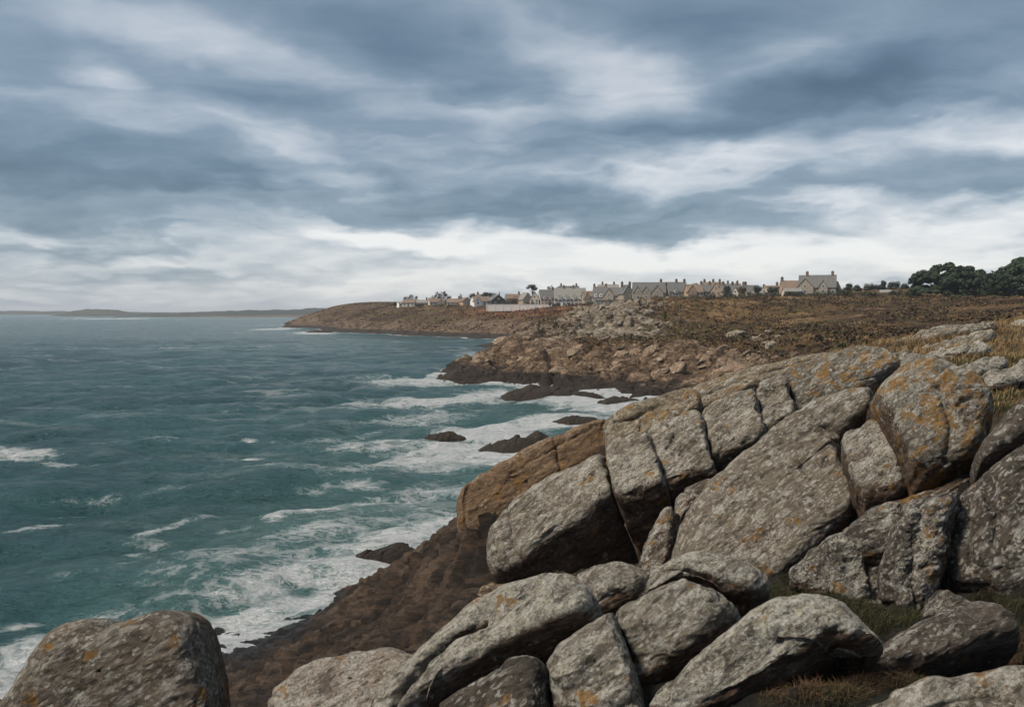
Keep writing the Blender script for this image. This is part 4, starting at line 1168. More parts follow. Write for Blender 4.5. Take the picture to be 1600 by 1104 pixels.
boulder('flat_rock', 'low pale rock strip on the skyline left of the dry grass', [(1360, 556, .2), (1385, 548, .2), (1420, 545, .2), (1438, 548, .2), (1415, 558, .2), (1380, 564, .2)],
        27, (-.15, -.34, .93), .2, .2, .8, 'pale', M=140, K=40, lift=1.7, rough=2.2, lumps=2.5, group='flat rocks in the turf')
boulder('flat_rock', 'flat grey rock on the skyline at the far right edge', [(1560, 508, .2), (1585, 497, .2), (1620, 490, .2), (1660, 490, .2), (1640, 502, .2), (1590, 510, .2)],
        37, (-.15, -.30, .94), .22, .2, .8, 'pale', M=140, K=40, lift=1.7, rough=2.2, lumps=2.5, group='flat rocks in the turf')

# ================================================================== ROCKS IN THE WATER
def islet(label, x0, x1, yb, yt, D=None, seed=1, lean=.5, depth=.55, peak=.45):
    """low wave washed rock: px span, waterline row, top row"""
    c = sea_at((x0 + x1) / 2, yb)
    D = D or c[1]
    wid = (x1 - x0) / F * D / 2
    hgt = (yb - yt) / F * D
    M, K = 180, 44
    th = np.linspace(0, 2 * np.pi, M, endpoint=False)
    k = np.linspace(0, 1, K)
    kk, tt = np.meshgrid(k, th, indexing='ij')
    lob = 1 + .22 * fbm(np.stack([np.cos(tt.ravel()) * 1.3, np.sin(tt.ravel()) * 1.3, np.full(tt.size, seed * 3.1)], 1), 4, seed).reshape(tt.shape)
    X = kk * np.cos(tt) * wid * 1.22 * lob
    Y = kk * np.sin(tt) * wid * depth * lob
    sx = (X / wid + 1) / 2
    prof = np.interp(sx, [0, peak, 1], [.0, 1, .2])
    Z = hgt * (1.0 * (1 - kk ** 3.2)) * (.45 + .55 * prof) - kk ** 4 * .6
    P = np.stack([X, Y, Z], -1).reshape(-1, 3)
    w = P + np.array([c[0], D, 0])
    sc = max(hgt, .8)
    f1, f2, cid, off = worley(w / sc * .8 + fbm(w / sc, 2, 3)[:, None] * .2, seed)
    r = ((cid - .5) * .35 * sstep(f2 - f1, 0, .25) + off[:, 0] * .2 + fbm(w / sc * 1.5, 4, seed, .55) * .22) * sc * .7
    P[:, 2] += r * (1 - kk.ravel() ** 4) * .9
    P[:, 0] += r * .3
    me = mesh_np('sea_rock', P, grid_faces(K, M, True), True, {'bare': np.full(len(P), .6), 'moss': np.zeros(len(P))})
    o = link('sea_rock', me, MAT_G['sea'], None, (c[0], D + wid * depth * .6, 0))
    return tag(o, label, 'rock', 'rocks washed by the surf')


islet('low rounded dark rock alone in the surf, farthest left', 655, 730, 690, 675, seed=3, peak=.6)
islet('brown ragged rock in the surf just above the orange brown slab', 752, 880, 706, 679, seed=5, peak=.7, depth=.5)
islet('small ragged rock in white water below the long dark reef', 858, 950, 663, 651, seed=7, peak=.4)
islet('long low dark reef parallel to the headland foot', 774, 945, 625, 604, seed=9, peak=.3, depth=.35)
islet('small dark rock at the right end of the long reef', 930, 1010, 631, 620, seed=11, peak=.4, depth=.4)
islet('dark rock tongue at the foot of the near brown slope', 530, 680, 888, 853, seed=13, peak=.75, depth=.42)
islet('jagged black rocks at the tip of the middle headland', 680, 775, 593, 573, seed=15, peak=.5, depth=.4)
islet('low dark skerry in foam off the tip of the far cape', 478, 520, 519.5, 515.5, seed=17, peak=.5, depth=.5)
islet('small dark stone in the foam at the bend of the near brown slope', 486, 512, 964, 953, seed=19, peak=.5)

# ================================================================== ROCK OUTCROPS ON THE MIDDLE HEADLAND
def fan_z(grid, x, y):
    """height and slope data of a fan grid near (x, y): nearest vertex"""
    gx, gy, gz = grid[:3]
    i = int(np.argmin(np.abs(gy[:, 0] - y)))
    j = int(np.argmin(np.abs(gx[i] - x)))
    return gz[i, j], i, j


def outcrop_mesh(seed):
    M, K = 18, 11
    rng = np.random.default_rng(seed)
    th = np.linspace(0, 2 * np.pi, M, endpoint=False)
    ph = np.linspace(.05, np.pi - .35, K)
    P = np.array([[math.sin(p) * math.cos(t), math.sin(p) * math.sin(t), math.cos(p)] for p in ph for t in th])
    for _ in range(13):                      # flat joint faces
        nn = rng.normal(size=3); nn /= np.linalg.norm(nn)
        d = rng.uniform(.45, .8)
        s = P @ nn
        P -= np.maximum(s - d, 0)[:, None] * nn * 1.0
    P += fbm(P * 2.2 + seed, 3, seed)[:, None] * P * .10
    P *= np.array([1, .75, .62])
    fc = grid_faces(K, M, True)
    return mesh_np('outcrop', P, fc, False, {'bare': np.full(len(P), .15), 'moss': np.zeros(len(P))})


MAT_OUT = {'pale': mat_granite('outcrop_pale', (.22, .192, .150), .34, .1, .30, .25, .3, under=(.14, .095, .055)),
           'tan': mat_granite('outcrop_tan', (.23, .165, .112), .26, .15, .50, .40, .15, under=(.15, .095, .058))}
OUT_ME = {}
for kind in MAT_OUT:
    OUT_ME[kind] = []
    for s_ in range(6):
        m_ = outcrop_mesh(40 + s_ * 3)
        m_.materials.append(MAT_OUT[kind])
        OUT_ME[kind].append(m_)
rng = random.Random(11)
LAB = {'pale': 'pale jagged rock among many on the crest of the middle headland', 'tan': 'brown angular rock on the broken cliff face of the middle headland'}
GRP = {'pale': 'pale rocks on the headland crest', 'tan': 'brown rocks of the headland cliff face'}
MX, MY, MZ, MR, MC = mid_grid
count = {'pale': 0, 'tan': 0}
tries = 0
while min(count.values()) < 130 and tries < 60000:
    tries += 1
    i = rng.randrange(20, MX.shape[0] - 30); j = rng.randrange(20, MX.shape[1] - 120)
    X, Y, Z, cr = MX[i, j], MY[i, j], MZ[i, j], MC[i, j]
    px = X / Y * F + 800
    py = HOR + (H0 - Z) / Y * F
    if cr > .22 + .3 * rng.random():
        kind = 'pale'
    elif MR[i, j] > .50 and Z > 2.5 and px < 1330:
        kind = 'tan'
    else:
        continue
    if count[kind] >= 130 or Y > 262:
        continue
    count[kind] += 1
    o = link('outcrop_rock', rng.choice(OUT_ME[kind]), None)
    s = (rng.uniform(.55, 1.0) ** 1.5) * (2.5 if kind == 'pale' else 2.7) * rng.choice((.4, .55, .8, 1))
    o.location = (X, Y, Z - .12 * s)
    o.scale = (s * rng.uniform(.9, 1.5), s, s * rng.uniform(.7, 1.1))
    o.rotation_euler = (rng.uniform(-.25, .25), rng.uniform(-.55, -.05), rng.uniform(-.5, .9))
    tag(o, LAB[kind], 'rock', GRP[kind])

# ================================================================== HOUSES
def flat_mat(name, col, var=.25, scale=1.5, rough=.85):
    m, T, b = new_mat(name)
    P = T.node('ShaderNodeTexCoord').outputs['Object']
    n = T.noise(P, scale, 6, .65)
    T.put(b.inputs['Base Color'], T.ramp(n, [(.3, tuple(c * (1 - var) for c in col)), (.7, tuple(min(1, c * (1 + var)) for c in col))]))
    T.put(b.inputs['Roughness'], rough)
    T.put(b.inputs['Specular IOR Level'], .2)
    return m


HM = {'stone': flat_mat('granite_wall', (.30, .255, .20)), 'cream': flat_mat('cream_render', (.54, .48, .39), .1), 'white': flat_mat('white_render', (.74, .72, .69), .08),
      'tan': flat_mat('tan_wall', (.40, .28, .19), .15), 'slate': flat_mat('slate_roof', (.115, .112, .108)), 'lightslate': flat_mat('pale_slate_roof', (.20, .19, .175)),
      'brownroof': flat_mat('brown_roof', (.17, .125, .095)), 'darkwall': flat_mat('dark_boarding', (.065, .055, .05)), 'trim': flat_mat('window_trim', (.62, .60, .56), .05),
      'brick': flat_mat('chimney_stone', (.16, .115, .085)), 'wood': flat_mat('door_paint', (.10, .15, .20), .1), 'concrete': flat_mat('wall_white_paint', (.60, .57, .54), .06)}
gm, T, b = new_mat('window_glass')
T.put(b.inputs['Base Color'], (.03, .04, .05, 1)); T.put(b.inputs['Roughness'], .12)
HM['glass'] = gm


def boxes(name, L):
    """one mesh from a list of boxes ((x0,y0,z0),(x1,y1,z1))"""
    V, Fc = [], []
    for lo, hi in L:
        n0 = len(V)
        V += [(x, y, z) for x in (lo[0], hi[0]) for y in (lo[1], hi[1]) for z in (lo[2], hi[2])]
        Fc += [tuple(n0 + i for i in f) for f in ((0, 1, 3, 2), (4, 6, 7, 5), (0, 4, 5, 1), (2, 3, 7, 6), (0, 2, 6, 4), (1, 5, 7, 3))]
    return mesh_np(name, np.array(V, float), np.array(Fc), False)


def poly_mesh(name, V, faces):
    me = bpy.data.meshes.new(name)
    me.from_pydata([tuple(v) for v in V], [], faces)
    me.update()
    return me


def gable_wall(w, d, e, r, ax):
    """closed wall shell with gables; ridge along x (ax='x') or y"""
    x, y = w / 2, d / 2
    if ax == 'x':
        V = [(-x, -y, -2), (x, -y, -2), (x, y, -2), (-x, y, -2), (-x, -y, e), (x, -y, e), (x, y, e), (-x, y, e), (-x, 0, r), (x, 0, r)]
        Fc = [(0, 1, 5, 4), (2, 3, 7, 6), (1, 2, 6, 9, 5), (3, 0, 4, 8, 7), (4, 5, 9, 8), (6, 7, 8, 9), (0, 3, 2, 1)]
    else:
        V = [(-x, -y, -2), (x, -y, -2), (x, y, -2), (-x, y, -2), (-x, -y, e), (x, -y, e), (x, y, e), (-x, y, e), (0, -y, r), (0, y, r)]
        Fc = [(0, 1, 5, 8, 4), (2, 3, 7, 9, 6), (1, 2, 6, 5), (3, 0, 4, 7), (4, 8, 9, 7), (5, 6, 9, 8), (0, 3, 2, 1)]
    return V, Fc


def roof_mesh(w, d, e, r, ax, t=.28, o=.35):
    """two thick slopes with overhang"""
    run = (d if ax == 'x' else w) / 2
    sl = (r - e) / run
    half = (w if ax == 'x' else d) / 2 + o * .6
    a = run + o
    ze = r - sl * a
    V, Fc = [], []
    for s in (-1, 1):
        n0 = len(V)
        for hx in (-half, half):
            for (aa, z) in ((0, r + .06), (a, ze + .06), (a, ze + .06 + t), (0, r + .06 + t)):
                V.append((hx, s * aa, z) if ax == 'x' else (s * aa, hx, z))
        for f in ((0, 1, 2, 3), (4, 7, 6, 5), (0, 4, 5, 1), (1, 5, 6, 2), (2, 6, 7, 3), (3, 7, 4, 0)):
            Fc.append(tuple(n0 + i for i in f))
    return poly_mesh('roof', V, Fc)


WIN = {}


def window(parent, x, y, z, w=1.1, h=1.4, side=-1):
    key = (w, h)
    if key not in WIN:
        f = boxes('window', [((-w / 2 - .14, -.10, -h / 2 - .14), (w / 2 + .14, .02, -h / 2)), ((-w / 2 - .14, -.10, h / 2), (w / 2 + .14, .02, h / 2 + .14)),
                             ((-w / 2 - .14, -.10, -h / 2), (-w / 2, .02, h / 2)), ((w / 2, -.10, -h / 2), (w / 2 + .14, .02, h / 2)), ((-.05, -.08, -h / 2), (.05, .0, h / 2))])
        f.materials.append(HM['trim'])
        p = boxes('pane', [((-w / 2, -.05, -h / 2), (w / 2, -.01, h / 2))])
        p.materials.append(HM['glass'])
        WIN[key] = (f, p)
    f, p = WIN[key]
    fo = link('window', f, None, parent, (x, y - .04, z))
    if parent.parent is None:
        link('pane', p, None, fo, (0, 0, 0))
    else:                                    # on a bay or dormer the pane is a sub-part beside its frame
        link('pane', p, None, parent, (x, y - .04, z))
    return fo


def chimney(parent, x, y, z0, z1, s=.55):
    me = boxes('chimney', [((-s, -.45, z0), (s, .45, z1)), ((-s - .08, -.53, z1), (s + .08, .53, z1 + .18)), ((-s * .6, -.2, z1 + .18), (-s * .1, .2, z1 + .6)), ((s * .1, -.2, z1 + .18), (s * .6, .2, z1 + .6))])
    return link('chimney', me, HM['brick'], parent, (x, y, 0))


def land_z(x, y):
    z1, _, _ = fan_z(far_grid, x, y)
    if y < 398 and x / y * F + 800 > 830:
        z2_, _, _ = fan_z(mid_grid, x, y)
        z1 = max(z1, z2_)
    return z1


def house(label, x0, x1, yb, ye, yr, D, ax='x', wall='stone', roof='slate', depth=8.0, chim=(), gables=(), wins=3, storeys=1, rz=0.0, cat='house', door=True, dorm=(), group=None, porch=None, flat=False):
    """px span, rows of base, eaves and ridge; gables / dorm: fractions along the front"""
    c = at((x0 + x1) / 2, yb, D)
    w = (x1 - x0) / F * D
    e = (yb - ye) / F * D
    r = (yb - yr) / F * D
    t = bpy.data.objects.new('house' if cat == 'house' else cat.replace(' ', '_'), None)
    COL.objects.link(t)
    t.location = (c[0], D + depth / 2, c[2])
    hr = random.Random(int(x0 * 13 + yr * 7))
    t.location.y += hr.uniform(-5, 5)
    t.rotation_euler = (0, 0, rz - math.atan2(c[0], D) + (hr.uniform(-.38, .38) if w < 12 else hr.uniform(-.10, .10)))
    tag(t, label, cat, group)
    if flat:
        link('wall', boxes('wall', [((-w / 2, -depth / 2, -2), (w / 2, depth / 2, e))]), HM[wall], t)
        rf = link('roof', boxes('roof', [((-w / 2 - .3, -depth / 2 - .3, e + .01), (w / 2 + .3, depth / 2 + .3, e + .3))]), HM[roof], t)
    else:
        V, Fc = gable_wall(w, depth, e, r, ax)
        link('wall', poly_mesh('wall', V, Fc), HM[wall], t)
        rf = link('roof', roof_mesh(w, depth, e, r, ax), HM[roof], t)
    for cx in chim:
        chimney(rf, (cx - .5) * w * .94, 0, r - 1.0, r + 1.5)
    fy = -depth / 2
    for gxf, gw, gr in gables:               # gabled bay standing proud of the front: fraction, width m, ridge height fraction
        gz = e + (r - e) * gr
        g = bpy.data.objects.new('gable_bay', None)
        COL.objects.link(g)
        g.parent = t
        g.location = ((gxf - .5) * w, fy + 1.0, 0)
        V, Fc = gable_wall(gw, 3.6, e + .05, gz, 'y')
        link('wall', poly_mesh('wall', V, Fc), HM[wall], g)
        link('roof', roof_mesh(gw, 3.6, e + .05, gz, 'y', .22, .28), HM[roof], g)
        wf = window(g, 0, -1.8, e * .55)
        window(g, 0, -1.8, e + .5, .9, 1.1)
    for dxf in dorm:
        g = bpy.data.objects.new('dormer', None)
        COL.objects.link(g)
        g.parent = t
        g.location = ((dxf - .5) * w, fy + 1.1, 0)
        V, Fc = gable_wall(1.9, 3.0, e + 1.25, e + 2.0, 'y')
        V = [(v[0], v[1], v[2] if v[2] > 0 else e - .6) for v in V]
        link('wall', poly_mesh('wall', V, Fc), HM['trim' if wall != 'white' else 'white'], g)
        link('roof', roof_mesh(1.9, 3.0, e + 1.25, e + 2.0, 'y', .15, .2), HM[roof], g)
        window(g, 0, -1.5, e + .55, .8, .9)
    zs = [e * .52] if storeys == 1 else [e * .27, e * .76]
    for zz in zs:
        for i in range(wins):
            fx = (i + .5) / wins
            if any(abs(fx - g[0]) * w < g[1] / 2 + .6 for g in gables):
                continue
            if door and zz == zs[0] and i == wins // 2:
                dr = link('door', boxes('door', [((-.5, -.06, -.3), (.5, .02, min(2.05, e * .8)))]), HM['wood'], t, ((fx - .5) * w, fy - .02, 0))
                continue
            window(t, (fx - .5) * w, fy - .0, zz)
    if ax == 'y' and not flat:
        window(t, 0, fy, e + (r - e) * .35, .9, 1.1)
    if porch:
        a0, a1, h_ = porch
        p = link('lean_to', boxes('lean_to', [(((a0 - .5) * w, fy - 2.2, -2), ((a1 - .5) * w, fy - .01, h_))]), HM['white'], t)
        link('roof', boxes('roof', [(((a0 - .5) * w - .15, fy - 2.4, h_ + .01), ((a1 - .5) * w + .15, fy + .0, h_ + .2))]), HM['slate'], p)
        for i in range(3):
            window(p, (a0 - .5 + (a1 - a0) * (i + .5) / 3) * w, fy - 2.2, h_ * .5, 1.1, 1.4)
    return t


# far left of the village
house('small white cottage farthest left in the village, nearly hidden in green', 619, 630, 478, 474.3, 471.5, 605, wall='white', roof='lightslate', wins=2, depth=6)
house('pale cottage under the leftmost wind bent trees', 630, 650, 478, 473.0, 468.5, 602, wall='cream', roof='brownroof', wins=3, chim=(.05,), depth=7)
house('cream cottage with low roof, just right of the leftmost trees', 650, 667, 478, 473.2, 468.8, 596, wall='cream', roof='lightslate', wins=3, chim=(.95,), depth=7)
house('brown roofed cottage in front of the long dark tree clump', 669, 693, 477.5, 472.0, 465.8, 585, wall='cream', roof='brownroof', wins=4, gables=((.75, 4.0, .8),), depth=8)
house('pale gabled cottage between the tree clump and the tan house', 698, 719, 477.5, 472.3, 466.6, 575, wall='cream', roof='brownroof', wins=3, chim=(.9,), depth=7)
house('tan house with front gable between two pointed trees', 720, 734, 477.0, 470.2, 464.8, 566, ax='y', wall='tan', roof='brownroof', wins=2, depth=9)
house('wide house with pale roof and white front, left of the dark barn', 737, 764, 477.0, 470.8, 463.6, 558, wall='white', roof='brownroof', wins=4, gables=((.2, 5.0, .9),), depth=9)
house('dark boarded barn beside the bushes above the white wall', 764, 787, 477.5, 469.6, 460.8, 548, ax='y', wall='darkwall', roof='slate', wins=2, depth=11, rz=.25, cat='barn')
# behind the white wall
house('pale stone cottage with steep front gable, left of its twin gabled neighbour', 813, 829, 477.0, 467.5, 457.2, 530, ax='y', wall='stone', roof='lightslate', wins=2, storeys=2, depth=10)
house('pale gable ended house joined to a long slate roof below the round tree', 829, 843, 477.5, 467.0, 456.0, 522, ax='y', wall='cream', roof='lightslate', wins=2, storeys=2, depth=10)
house('long slate roofed house right below the round tree', 843, 866, 477.5, 466.0, 453.0, 524, wall='cream', roof='slate', wins=4, storeys=2, dorm=(.3, .7), chim=(.95,), depth=9)
house('long terrace with white glazed fronts and four small dormers', 866, 915, 478.0, 466.5, 450.5, 500, wall='cream', roof='lightslate', wins=8, storeys=2, dorm=(.18, .4, .64, .86), chim=(.3, .62), depth=10, porch=(.05, .55, 2.6))
house('stone cottage with two front gables right of the glazed terrace', 912, 930, 478.5, 466.0, 455.0, 486, wall='stone', roof='brownroof', wins=3, gables=((.25, 3.2, .9), (.75, 3.2, .9)), depth=8)
house('tall blue slate house with dormers left of the tan gables', 929, 950, 475.5, 462.5, 448.0, 480, wall='stone', roof='slate', wins=4, storeys=2, dorm=(.3, .7), chim=(.02, .98), depth=9)
house('house with broad tan front gable above the long flat shed', 946, 974, 474.5, 461.5, 449.5, 470, wall='stone', roof='slate', wins=4, storeys=2, gables=((.32, 5.2, .85),), chim=(.98,), depth=9)
house('long low flat roofed stone shed at the edge of the heath', 930, 976, 476.0, 469.4, 468.0, 452, wall='stone', roof='brownroof', wins=7, flat=True, depth=6, cat='shed')
house('tall stone house with steep end gable and two chimneys', 973, 990, 474.5, 458.0, 444.8, 455, ax='y', wall='stone', roof='slate', wins=2, storeys=2, chim=(.1, .9), depth=10)
house('long stone terrace with three front gables under one ridge', 989, 1039, 473.0, 457.5, 441.8, 448, wall='stone', roof='slate', wins=8, storeys=2, gables=((.14, 4.0, .62), (.40, 4.6, .6), (.74, 6.0, .7)), depth=10)
house('steep gabled stone house with tall chimney at centre of the village skyline', 1036, 1047, 472.0, 456.0, 441.0, 442, ax='y', wall='stone', roof='slate', wins=2, storeys=2, chim=(.1,), depth=10)
house('stone terrace with pale window row right of the steep gabled house', 1046, 1076, 471.5, 455.5, 440.8, 440, wall='stone', roof='slate', wins=6, storeys=2, chim=(.5, .95), dorm=(.35,), depth=10)
house('brown roofed house with gable half hidden behind bushes, left of the chimney row', 1072, 1095, 470.5, 456.5, 445.0, 436, wall='tan', roof='brownroof', wins=4, storeys=2, gables=((.2, 4.6, .9),), depth=9)
house('slate house with tall chimney beside the brown roofed house', 1094, 1116, 469.5, 455.5, 444.6, 434, wall='stone', roof='slate', wins=4, storeys=2, chim=(.25, .9), depth=9)
house('tan fronted house with square end gable and chimney, behind the hedge', 1114, 1130, 468.5, 454.0, 441.5, 428, ax='y', wall='tan', roof='brownroof', wins=2, storeys=2, chim=(.9,), depth=9)
house('slate roofed house low behind the hedge, last before the dark shrubs', 1129, 1150, 468.0, 455.0, 445.5, 424, wall='stone', roof='slate', wins=4, storeys=2, chim=(.2, .95), depth=9)
house('small white gabled cottage peeping over the hedge', 1149, 1168, 467.0, 457.5, 446.5, 418, wall='cream', roof='slate', wins=3, gables=((.3, 3.4, .7),), chim=(.1, .7), depth=8)
house('low house with brown roof left of the big manor', 1229, 1258, 463.0, 450.2, 438.5, 372, wall='tan', roof='brownroof', wins=4, chim=(.03,), depth=8)
house('big stone manor with tall slate roof and end chimneys standing alone on the heath', 1258, 1313, 463.0, 448.8, 430.0, 352, wall='stone', roof='slate', wins=7, storeys=1, gables=((.18, 6.4, .72), (.66, 3.4, .55)), chim=(.2, .93), depth=10, porch=(.0, .12, 2.4))
house('low pale stone wing adjoining the big manor on its left', 1232, 1258, 463.4, 455.4, 450.6, 349, wall='cream', roof='lightslate', wins=4, depth=5)
house('small dark roofed annex on the right side of the big manor', 1312, 1322, 462.5, 451.5, 439.5, 356, ax='y', wall='stone', roof='brownroof', wins=1, depth=8)
house('tiny pale cottage half sunk in shrubs far right of the manor', 1373, 1388, 462.5, 457.6, 454.0, 345, wall='cream', roof='lightslate', wins=2, depth=6)

house('slate house just right of the small white gabled cottage', 1166, 1184, 466.5, 456.5, 446.0, 412, wall='stone', roof='slate', wins=3, storeys=2, chim=(.08,), depth=8)
house('low tan cottage with pale roof midway between village and manor', 1182, 1203, 466.0, 457.5, 450.0, 406, wall='tan', roof='lightslate', wins=3, chim=(.9,), depth=7)
house('cream house with brown roof and two dormers before the manor wing', 1202, 1222, 465.0, 454.5, 446.5, 398, wall='cream', roof='brownroof', wins=3, dorm=(.3, .7), chim=(.95,), depth=8)
house('small stone cottage end on, next to the low brown roofed house', 1220, 1231, 464.5, 454.0, 446.5, 388, ax='y', wall='stone', roof='slate', wins=1, depth=8)
house('brown cottage roof among the trees behind the white fronted house', 744, 760, 472.5, 466.0, 460.0, 590, wall='tan', roof='brownroof', wins=2, chim=(.1,), depth=8)
house('pale roofed house behind the dark shrubs right of the barn', 790, 814, 475.5, 466.5, 459.5, 556, wall='stone', roof='brownroof', wins=3, chim=(.9,), depth=8)
house('slate roof rising behind the glazed terrace', 874, 906, 468.0, 456.0, 446.8, 528, wall='stone', roof='slate', wins=4, chim=(.1, .9), depth=9)
house('second row slate roof behind the tall blue slate house', 936, 968, 462.0, 453.0, 444.6, 505, wall='stone', roof='lightslate', wins=4, chim=(.2, .8), depth=9)
house('second row brown roof behind the chimney row', 1096, 1128, 459.0, 449.0, 441.5, 462, wall='stone', roof='brownroof', wins=4, chim=(.15, .6), depth=9)
house('second row slate roof right of the chimney row', 1132, 1160, 458.5, 450.5, 443.5, 456, wall='stone', roof='slate', wins=4, chim=(.3, .85), depth=9)

# long white garden wall in front of the village
c0, c1 = at(760, 477.5, 505), at(862, 480.5, 500)
d_ = math.hypot(c1[0] - c0[0], c1[1] - c0[1])
o = bpy.data.objects.new('garden_wall', None); COL.objects.link(o)
o.location = ((c0[0] + c1[0]) / 2, (c0[1] + c1[1]) / 2, (c0[2] + c1[2]) / 2 - .6)
o.rotation_euler = (0, 0, math.atan2(c1[1] - c0[1], c1[0] - c0[0]))
tag(o, 'long low white wall along the field below the village', 'wall', kind='thing')
link('wall_body', boxes('wall_body', [((-d_ / 2, -.25, -2), (d_ / 2, .25, 1.9))]), HM['concrete'], o)
link('coping', boxes('coping', [((-d_ / 2 - .1, -.35, 1.905), (d_ / 2 + .1, .35, 2.05))]), HM['trim'], o)
for i in range(9):
    link('pier', boxes('pier', [((-.3, -.40, -2), (.3, -.252, 1.9))]), HM['concrete'], o, (-d_ / 2 + .3 + i * (d_ - .6) / 8, 0, 0))

# ================================================================== TREES AND SHRUBS
def mat_leaf(name, c0, c1):
    m, T, b = new_mat(name)
    P = T.node('ShaderNodeTexCoord').outputs['Object']
    n = T.noise(P, .8, 4, .6)
    T.put(b.inputs['Base Color'], T.ramp(n, [(.35, c0), (.65, c1)]))
    T.put(b.inputs['Roughness'], .8)
    T.put(b.inputs['Specular IOR Level'], .2)
    return m


ML = {'pine': mat_leaf('pine_needles', (.012, .023, .014), (.046, .066, .034)), 'dark': mat_leaf('dark_leaves', (.016, .022, .015), (.042, .052, .034)),
      'olive': mat_leaf('olive_leaves', (.030, .034, .016), (.075, .072, .035)), 'hedge': mat_leaf('hedge_leaves', (.022, .028, .012), (.062, .064, .026)),
      'rust': mat_leaf('rusty_leaves', (.050, .034, .020), (.12, .085, .045))}
MBARK = flat_mat('bark', (.07, .05, .04), .3, 3)


def tube_mesh(paths):
    """tapered tubes: list of [(point, radius), ...]"""
    V, Fc = [], []
    S = 7
    for path in paths:
        n0 = len(V)
        for i, (p, r) in enumerate(path):
            q = path[min(i + 1, len(path) - 1)][0]; q0 = path[max(i - 1, 0)][0]
            d = np.array(q, float) - np.array(q0, float); d /= np.linalg.norm(d) + 1e-9
            a = np.cross(d, [.3, 1, .1]); a /= np.linalg.norm(a); b_2 = np.cross(d, a)
            for k in range(S):
                t = 2 * math.pi * k / S
                V.append(tuple(np.array(p) + r * (a * math.cos(t) + b_2 * math.sin(t))))
        for i in range(len(path) - 1):
            for k in range(S):
                Fc.append((n0 + i * S + k, n0 + i * S + (k + 1) % S, n0 + (i + 1) * S + (k + 1) % S, n0 + (i + 1) * S + k))
    return mesh_np('trunk', np.array(V), np.array(Fc), True)


def leaf_cloud(name, lobes, n, size, rng, flat=.5):
    """leaf clumps spread through ellipsoid lobes, denser towards the skin; lobes (cx,cy,cz,rx,ry,rz)"""
    L = np.array(lobes, float)
    vol = (L[:, 3] * L[:, 4] * L[:, 5]) ** .75
    idx = rng.choice(len(L), n, p=vol / vol.sum())
    d = rng.normal(size=(n, 3)); d /= np.linalg.norm(d, axis=1)[:, None]
    r = rng.random(n) ** .28
    r *= 1 + .16 * fbm(d * 1.9 + idx[:, None] * 3.3, 3, 5)
    P = L[idx, :3] + d * r[:, None] * L[idx, 3:]
    # each leaf clump: a bent quad pair
    a = rng.normal(size=(n, 3)); a /= np.linalg.norm(a, axis=1)[:, None]
    up = d * .8 + np.array([0, 0, flat]); a -= (a * up).sum(1)[:, None] * up / (up * up).sum(1)[:, None]
    a /= np.linalg.norm(a, axis=1)[:, None] + 1e-9
    b_2 = np.cross(up, a); b_2 /= np.linalg.norm(b_2, axis=1)[:, None] + 1e-9
    s = size * rng.uniform(.55, 1.35, n)[:, None]
    nn = np.cross(a, b_2)
    V = np.stack([P - a * s, P - b_2 * s * .55 + nn * s * .15, P + a * s, P + b_2 * s * .55 + nn * s * .15], 1).reshape(-1, 3)
    Fc = np.arange(4 * n).reshape(-1, 4)
    return mesh_np(name, V, Fc, False)


